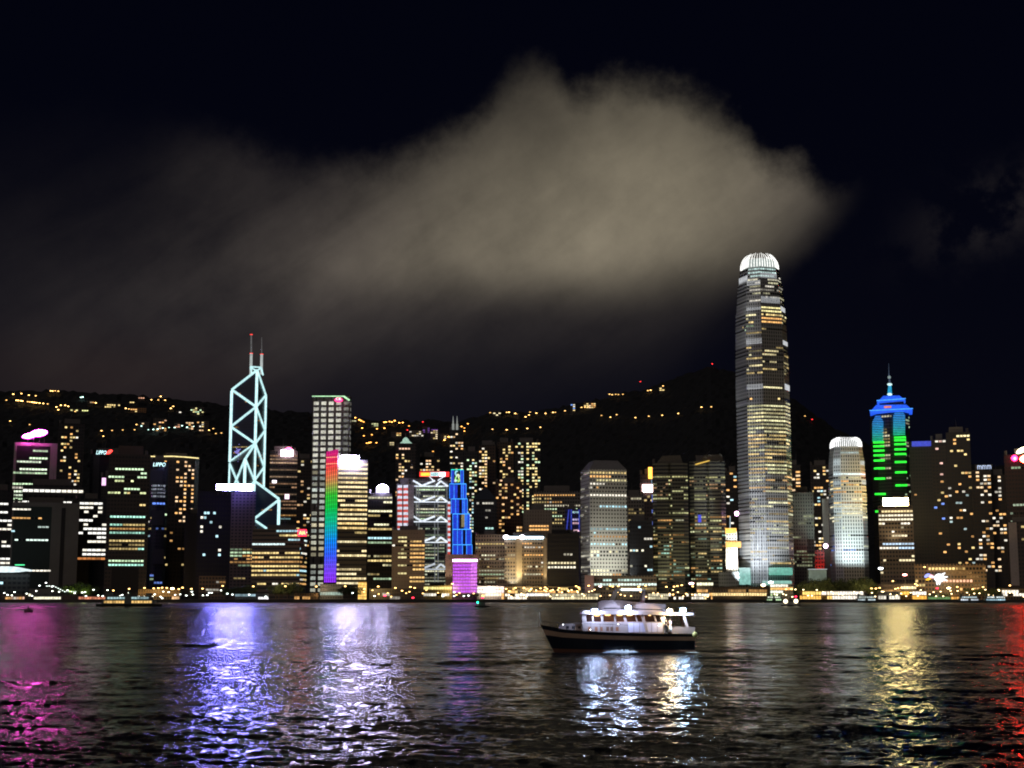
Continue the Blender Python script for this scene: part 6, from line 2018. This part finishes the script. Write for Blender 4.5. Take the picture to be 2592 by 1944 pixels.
BL = [(785, 430, (.48, .64, 1), 330, .27, 430), (1185, 395, (.48, .62, 1), 330, .30, 520), (1675, 435, (1, .80, .45), 290, .28, 330), (1835, 420, (.42, .66, 1), 330, .27, 380)]
for X_, Y_, c, s_, r_, en in BL:
    m = Mesh()
    cpt = bx + Vector((SX(X_), -2.85, SZ(Y_)))
    m.ball(cpt, r_, 12, 8)
    o = m.build('deck_lamp', emis(c, s_, True, 'deck_lamp'), yr)
    m = Mesh()
    m.beam(cpt + Vector((0, r_ * .6, 0)), cpt + Vector((0, 1.0, -.05)), .06)
    m.build('bracket', rl, o)
    m = Mesh()
    m.box(cpt, Vector((1, 0, 0)), Vector((0, 1, 0)), UP, (-.7, -.35, .29), (.7, .95, .34))
    m.box(cpt, Vector((1, 0, 0)), Vector((0, 1, 0)), UP, (-.42, .34, -.16), (.42, .37, .288))
    m.build('light_shield', plain('shield_dark', (.04, .04, .045), .6), o)  # added plates that keep the lamp's light off flybridge and roof
for X_, Y_, c, en in ((950, 485, (1, .6, .3), 45), (1090, 485, (1, .6, .3), 45), (1210, 485, (1, .65, .35), 45), (820, 490, (1, .55, .25), 25), (1450, 490, (1, .6, .4), 14)):
    d = bpy.data.lights.new('cabin_light', 'POINT')
    d.energy = en
    d.color = c
    d.shadow_soft_size = .1
    o = bpy.data.objects.new('cabin_light', d)
    COL.objects.link(o)
    o.location = bx + Vector((SX(X_), -.6, SZ(Y_)))
    m = Mesh()
    m.ball(bx + Vector((SX(X_), -1.2, SZ(Y_ - 6))), .2 if en > 20 else .1, 8, 5, sq=(2.0, 1, .6))
    m.build('cabin_lamp', emis((1, .55, .2), 7, False, 'cabin_lamp'), yr)
for X_, Y_ in ((410, 590), (735, 650), (1065, 585), (1545, 600)):
    m = Mesh()
    m.ball(bx + Vector((SX(X_), -2.42, SZ(Y_))), .06, 6, 4)
    m.build('marker_lamp', emis((.9, .95, 1), 8, False, 'marker'), yr)
# foam
rf_ = random.Random(2)
def foam(nm, lab, x0, x1, yc, w, h, n=40, mult=1.0):
    V, F = [], []
    for i in range(n + 1):
        f = i / n
        x = x0 + (x1 - x0) * f
        env = math.sin(math.pi * f) ** .7
        for j in range(7):
            g_ = j / 6 - .5
            V.append(bx + Vector((x + rf_.uniform(-.08, .08), yc + g_ * w * env + rf_.uniform(-.04, .04), -.06 + h * env * math.cos(g_ * math.pi) * rf_.uniform(.6, 1.3))))
    for i in range(n):
        for j in range(6):
            a = i * 7 + j
            F.append((a, a + 7, a + 8, a + 1))
    o = mesh_obj(nm, V, F, plain('foam', (.42, .48, .5), .7, var=.5, scale=3.0), smooth=True)
    tag(o, lab, 'foam', kind='stuff')
foam('bow_foam', 'pale bow wave foam curling along the yacht hull', SX(860), SX(1340), -2.75, .9, .42)
foam('stern_foam', 'faint foam trailing at the yacht stern', SX(1700), SX(2080), -2.5, .8, .16)

# --- people aboard
def skin_chain(name, pts, edges, radii, mat, parent, origin, sub=1):
    me = bpy.data.meshes.new(name)
    me.from_pydata([tuple(Vector(p)) for p in pts], edges, [])
    o = bpy.data.objects.new(name, me)
    COL.objects.link(o)
    o.parent = parent
    md = o.modifiers.new('skin', 'SKIN')
    for v, r_ in zip(me.skin_vertices[0].data, radii):
        v.radius = r_ if isinstance(r_, tuple) else (r_, r_)
    me.skin_vertices[0].data[0].use_root = True
    s_ = o.modifiers.new('sub', 'SUBSURF')
    s_.levels = s_.render_levels = sub
    me.materials.append(mat)
    return o


def person(loc, rz, h, label, top, low_, skin, hair, skirt=False, arm_up=False):
    rt = root('person', label, 'person', loc)
    rt.rotation_euler = (0, 0, rz)
    s_ = h / 1.75
    rt.scale = (s_, s_, s_)
    J = [(0, 0, .95), (0, 0, 1.12), (0, .01, 1.30), (0, .01, 1.44), (0, 0, 1.52), (0, -.02, 1.64),           # pelvis..head 0-5
         (.18, .01, 1.42), (.24, 0, 1.16), (.24, -.12, .94), (.24, -.16, .86),                                 # right arm 6-9
         (-.18, .01, 1.42), (-.25, 0, 1.17), (-.22, -.14, .97) if not arm_up else (-.20, -.26, 1.25), (-.21, -.19, .90) if not arm_up else (-.18, -.32, 1.32),  # left arm 10-13
         (.10, 0, .90), (.12, -.02, .50), (.12, .03, .09), (.12, -.10, .04),                                   # right leg 14-17
         (-.10, 0, .90), (-.12, -.02, .50), (-.12, .03, .09), (-.12, -.10, .04)]                               # left leg 18-21
    E = [(0, 1), (1, 2), (2, 3), (3, 4), (4, 5), (3, 6), (6, 7), (7, 8), (8, 9), (3, 10), (10, 11), (11, 12), (12, 13), (0, 14), (14, 15), (15, 16), (16, 17), (0, 18), (18, 19), (19, 20), (20, 21)]
    Rr = [.14, .12, .15, .11, .055, .105, .06, .045, .032, .03, .06, .045, .032, .03, .09, .06, .04, .035, .09, .06, .04, .035]
    # fingers of both hands belong to the same body
    for hi, base in ((9, J[9]), (13, J[13])):
        for k_ in range(5):
            dx = (k_ - 2) * .018
            ln = (.045, .075, .085, .078, .06)[k_]
            if k_ == 0:
                a = (base[0] - .03, base[1] - .02, base[2] - .02)
                b = (base[0] - .045, base[1] - .045, base[2] - .045)
            else:
                a = (base[0] + dx, base[1] - .03, base[2] - .05)
                b = (base[0] + dx * 1.2, base[1] - .05, base[2] - .05 - ln * .6)
            i0 = len(J)
            J += [a, b]
            E += [(hi, i0), (i0, i0 + 1)]
            Rr += [.010, .008]
    skin_chain('body', J, E, Rr, skin, rt, None)
    # nose, face
    m = Mesh()
    m.beam((0, -.115, 1.655), (0, -.145, 1.63), .012, .016, 5)
    m.build('nose', skin, rt, origin=Vector((0, 0, 0)))
    for sx in (-.035, .035):
        m = Mesh(); m.ball((sx, -.112, 1.67), .012, 6, 4)
        m.build('eye', plain('eye_dark', (.02, .02, .02), .3), rt, origin=Vector((0, 0, 0)))
    m = Mesh(); m.ball((0, -.115, 1.60), .02, 6, 4, sq=(1.2, .5, .4))
    m.build('mouth', plain('lip', (.35, .1, .1), .5), rt, origin=Vector((0, 0, 0)))
    m = Mesh(); m.ball((0, .02, 1.70), .118, 12, 8, sq=(1, 1.05, .95))
    m.build('hair', hair, rt, origin=Vector((0, 0, 0)))
    c = lambda ids: ([J[i] for i in ids])
    skin_chain('shirt', c([0, 1, 2, 3, 6, 7, 10, 11]), [(0, 1), (1, 2), (2, 3), (3, 4), (4, 5), (3, 6), (6, 7)], [.155, .14, .17, .115, .085, .062, .085, .062], top, rt, None)
    if skirt:
        m = Mesh()
        rings = []
        for z, r_ in ((1.0, .15), (.8, .22), (.55, .27), (.28, .30)):
            rings.append([(r_ * math.cos(a * .6283), r_ * .8 * math.sin(a * .6283), z) for a in range(10)])
        m.loft(rings[::-1])
        m.build('skirt', low_, rt, origin=Vector((0, 0, 0)), smooth=True)
    else:
        skin_chain('trousers', c([0, 14, 15, 16, 18, 19, 20]), [(0, 1), (1, 2), (2, 3), (0, 4), (4, 5), (5, 6)], [.15, .11, .08, .065, .11, .08, .065], low_, rt, None)
    for x in (.12, -.12):
        m = Mesh(); m.ball((x, -.04, .045), .06, 8, 5, sq=(.9, 2.1, .75))
        m.build('shoe', plain('shoe_black', (.02, .02, .02), .5), rt, origin=Vector((0, 0, 0)))
    return rt


skin_m = plain('skin', (.55, .36, .27), .6, var=.05)
hair_m = plain('black_hair', (.015, .012, .012), .5)
zdk = 2.32
bb('aft_deck', SX(1600), SX(1960), -2.25, 2.2, 2.1, zdk, plain('teak_deck', (.30, .20, .12), .6))
person((bx.x + SX(1637), bx.y - 2.02, zdk), R(75), 1.82, 'person in black standing at the yacht cabin door', plain('cloth_black', (.02, .02, .025), .8), plain('cloth_black', (.02, .02, .025), .8), skin_m, hair_m)
person((bx.x + SX(1684), bx.y - 1.98, zdk), R(-60), 1.86, 'person in pale blue top and white skirt on the yacht aft deck', plain('cloth_lilac', (.35, .34, .62), .8), plain('cloth_white', (.75, .8, .85), .8), skin_m, hair_m, skirt=True, arm_up=True)


# ------------------------------------------------------------ other craft
def hull_simple(rt, L, B, h, mat, o, rake=.12):
    m = Mesh()
    rings = []
    for i in range(13):
        u = i / 12
        hb = B / 2 * (1 - abs(2 * u - 1) ** 4 * .85)
        ring = []
        for (fy, fz) in ((-1, 1), (-.85, 0), (-.5, -.5), (.5, -.5), (.85, 0), (1, 1)):
            x = -L / 2 + L * u * 1.0
            x += (u - .5) * 2 * (fz if fz > 0 else fz * .5) * rake * L * .12
            ring.append(o + Vector((x, fy * hb, fz * h)))
        rings.append(ring)
    m.loft(rings)
    return m.build('hull', mat, rt)


def obox(rt, o, nm, a, b, mat, parent=None):
    m = Mesh()
    m.box(o, Vector((1, 0, 0)), Vector((0, 1, 0)), UP, a, b)
    return m.build(nm, mat, parent or rt)


def ferry(x, D_, L, label, upc, loc_, wall=(.10, .13, .12), group=None, ups=1.0, gap=True):
    p = P(x, 1530, D_)
    o = Vector((p.x, D_, 0))
    rt = root('harbour_ferry', label, 'ferry', o, group)
    dark = plain('ferry_paint', wall, .5)
    hull_simple(rt, L, 8, 1.7, plain('ferry_hull', (.02, .03, .025), .4), o)
    obox(rt, o, 'lower_deck', (-L * .40, -3.6, 1.75), (L * .40, 3.6, 4.3), dark)
    obox(rt, o, 'upper_deck', (-L * .34, -3.3, 4.35), (L * .34, 3.3, 6.7), dark)
    obox(rt, o, 'roof', (-L * .37, -3.8, 6.75), (L * .37, 3.8, 7.0), dark)
    obox(rt, o, 'wheelhouse', (-L * .34, -1.6, 7.05), (-L * .26, 1.6, 8.8), dark)
    obox(rt, o, 'wheelhouse', (L * .26, -1.6, 7.05), (L * .34, 1.6, 8.8), dark)
    m = Mesh()
    m.beam(o + Vector((0, 0, 7.05)), o + Vector((0, 0, 9.6)), .9, .8, 10)
    m.build('funnel', dark, rt)
    r = random.Random(int(x))
    for nm, z0, z1, c, yw, half in (('upper_window_row', 4.9, 6.2, upc, 3.3, .32), ('lower_window_row', 2.3, 3.8, loc_, 3.6, .37)):
        for sgn in (-1, 1):
            for k_ in range(2):
                cs = []
                n = int(L * half / 1.9)
                for i in range(n):
                    xx = (-half * L + (i + .5) * 1.9) if k_ == 0 else (half * L - (n - i - .5) * 1.9)
                    if gap and abs(xx) < L * .035: continue
                    g_ = r.uniform(.5, 1.2)
                    cs.append((Vector((xx, sgn * yw, (z0 + z1) / 2)), Vector((1, 0, 0)), Vector((0, sgn, 0)), 1.9, tuple(g_ * q_ for q_ in c)))
                ribbon(cs, z1 - z0, .84, dark, rt, nm, .06)
    return rt


f1 = ferry(327, 955, 42, 'double decked ferry with gold lower windows and teal upper ones, crossing in the open harbour', (.4, .6, .62), (1, .62, .2))
ferry(2452, 1490, 24, 'moored ferry with cold white windows beside the orange panelled shed', (.75, .95, 1), (.8, .9, 1), wall=(.3, .32, .33), ups=1.5)
ferry(2518, 1488, 26, 'larger moored ferry with a blue white glow, right of the other moored ferry', (.9, 1, 1), (.55, .85, 1), wall=(.4, .45, .5))
ferry(2192, 1492, 24, 'moored ferry at the dark gap right of the dazzling white pier', (.6, .7, .65), (.7, .85, .9), wall=(.2, .25, .22))
ferry(1958, 1490, 20, 'short moored ferry with pale green windows below the white and teal pier building', (.9, 1, .8), (.6, .9, .5), wall=(.3, .36, .25))


def small_boat(x, y, D_, L, label, lights, cabin=True):
    o = Vector((P(x, y, D_).x, D_, 0))
    rt = root('small_boat', label, 'boat', o)
    dk_ = plain('small_hull', (.03, .03, .035), .4)
    hull_simple(rt, L, L * .28, 1.0, dk_, o)
    if cabin:
        obox(rt, o, 'cabin', (-L * .2, -L * .09, 1.02), (L * .22, L * .09, 3.0), plain('small_cabin', (.12, .12, .13), .5))
        m = Mesh()
        m.beam(o + Vector((0, 0, 3.02)), o + Vector((0, 0, 6.0)), .09, .04)
        m.build('mast', dk_, rt)
    for lx, lz, c, s_, r_ in lights:
        m = Mesh()
        m.ball(o + Vector((lx, -L * .14, lz)), r_, 10, 6)
        m.build('boat_lamp', emis(c, s_, True, 'boat_lamp'), rt)
    return rt


small_boat(2001, 1533, 1000, 13, 'small boat with two round cream lamps low on the water below the tallest tower', [(-3.6, 3.3, (1, .85, .55), 3, 1.5), (3.4, 3.4, (1, .88, .6), 3, 1.5)])
small_boat(1220, 1537, 900, 9, 'small dark boat with a green side lamp below the violet hotel', [(-2.6, 3.0, (.02, 1, .45), 8, .55)])
m = Mesh()
o = Vector((P(72, 1545, 620).x, 620, 0))
bt_ = root('buoy', 'dark cylindrical mooring buoy in the magenta reflection', 'buoy', o)
m.beam(o + Vector((0, 0, -.6)), o + Vector((0, 0, 1.3)), 1.7, 1.7, 16)
m.build('float', plain('buoy_red', (.06, .03, .03), .6), bt_)
m = Mesh()
m.beam(o + Vector((0, 0, 1.3)), o + Vector((0, 0, 3.0)), .35, .2, 8)
m.build('post', plain('buoy_red', (.06, .03, .03), .6), bt_)
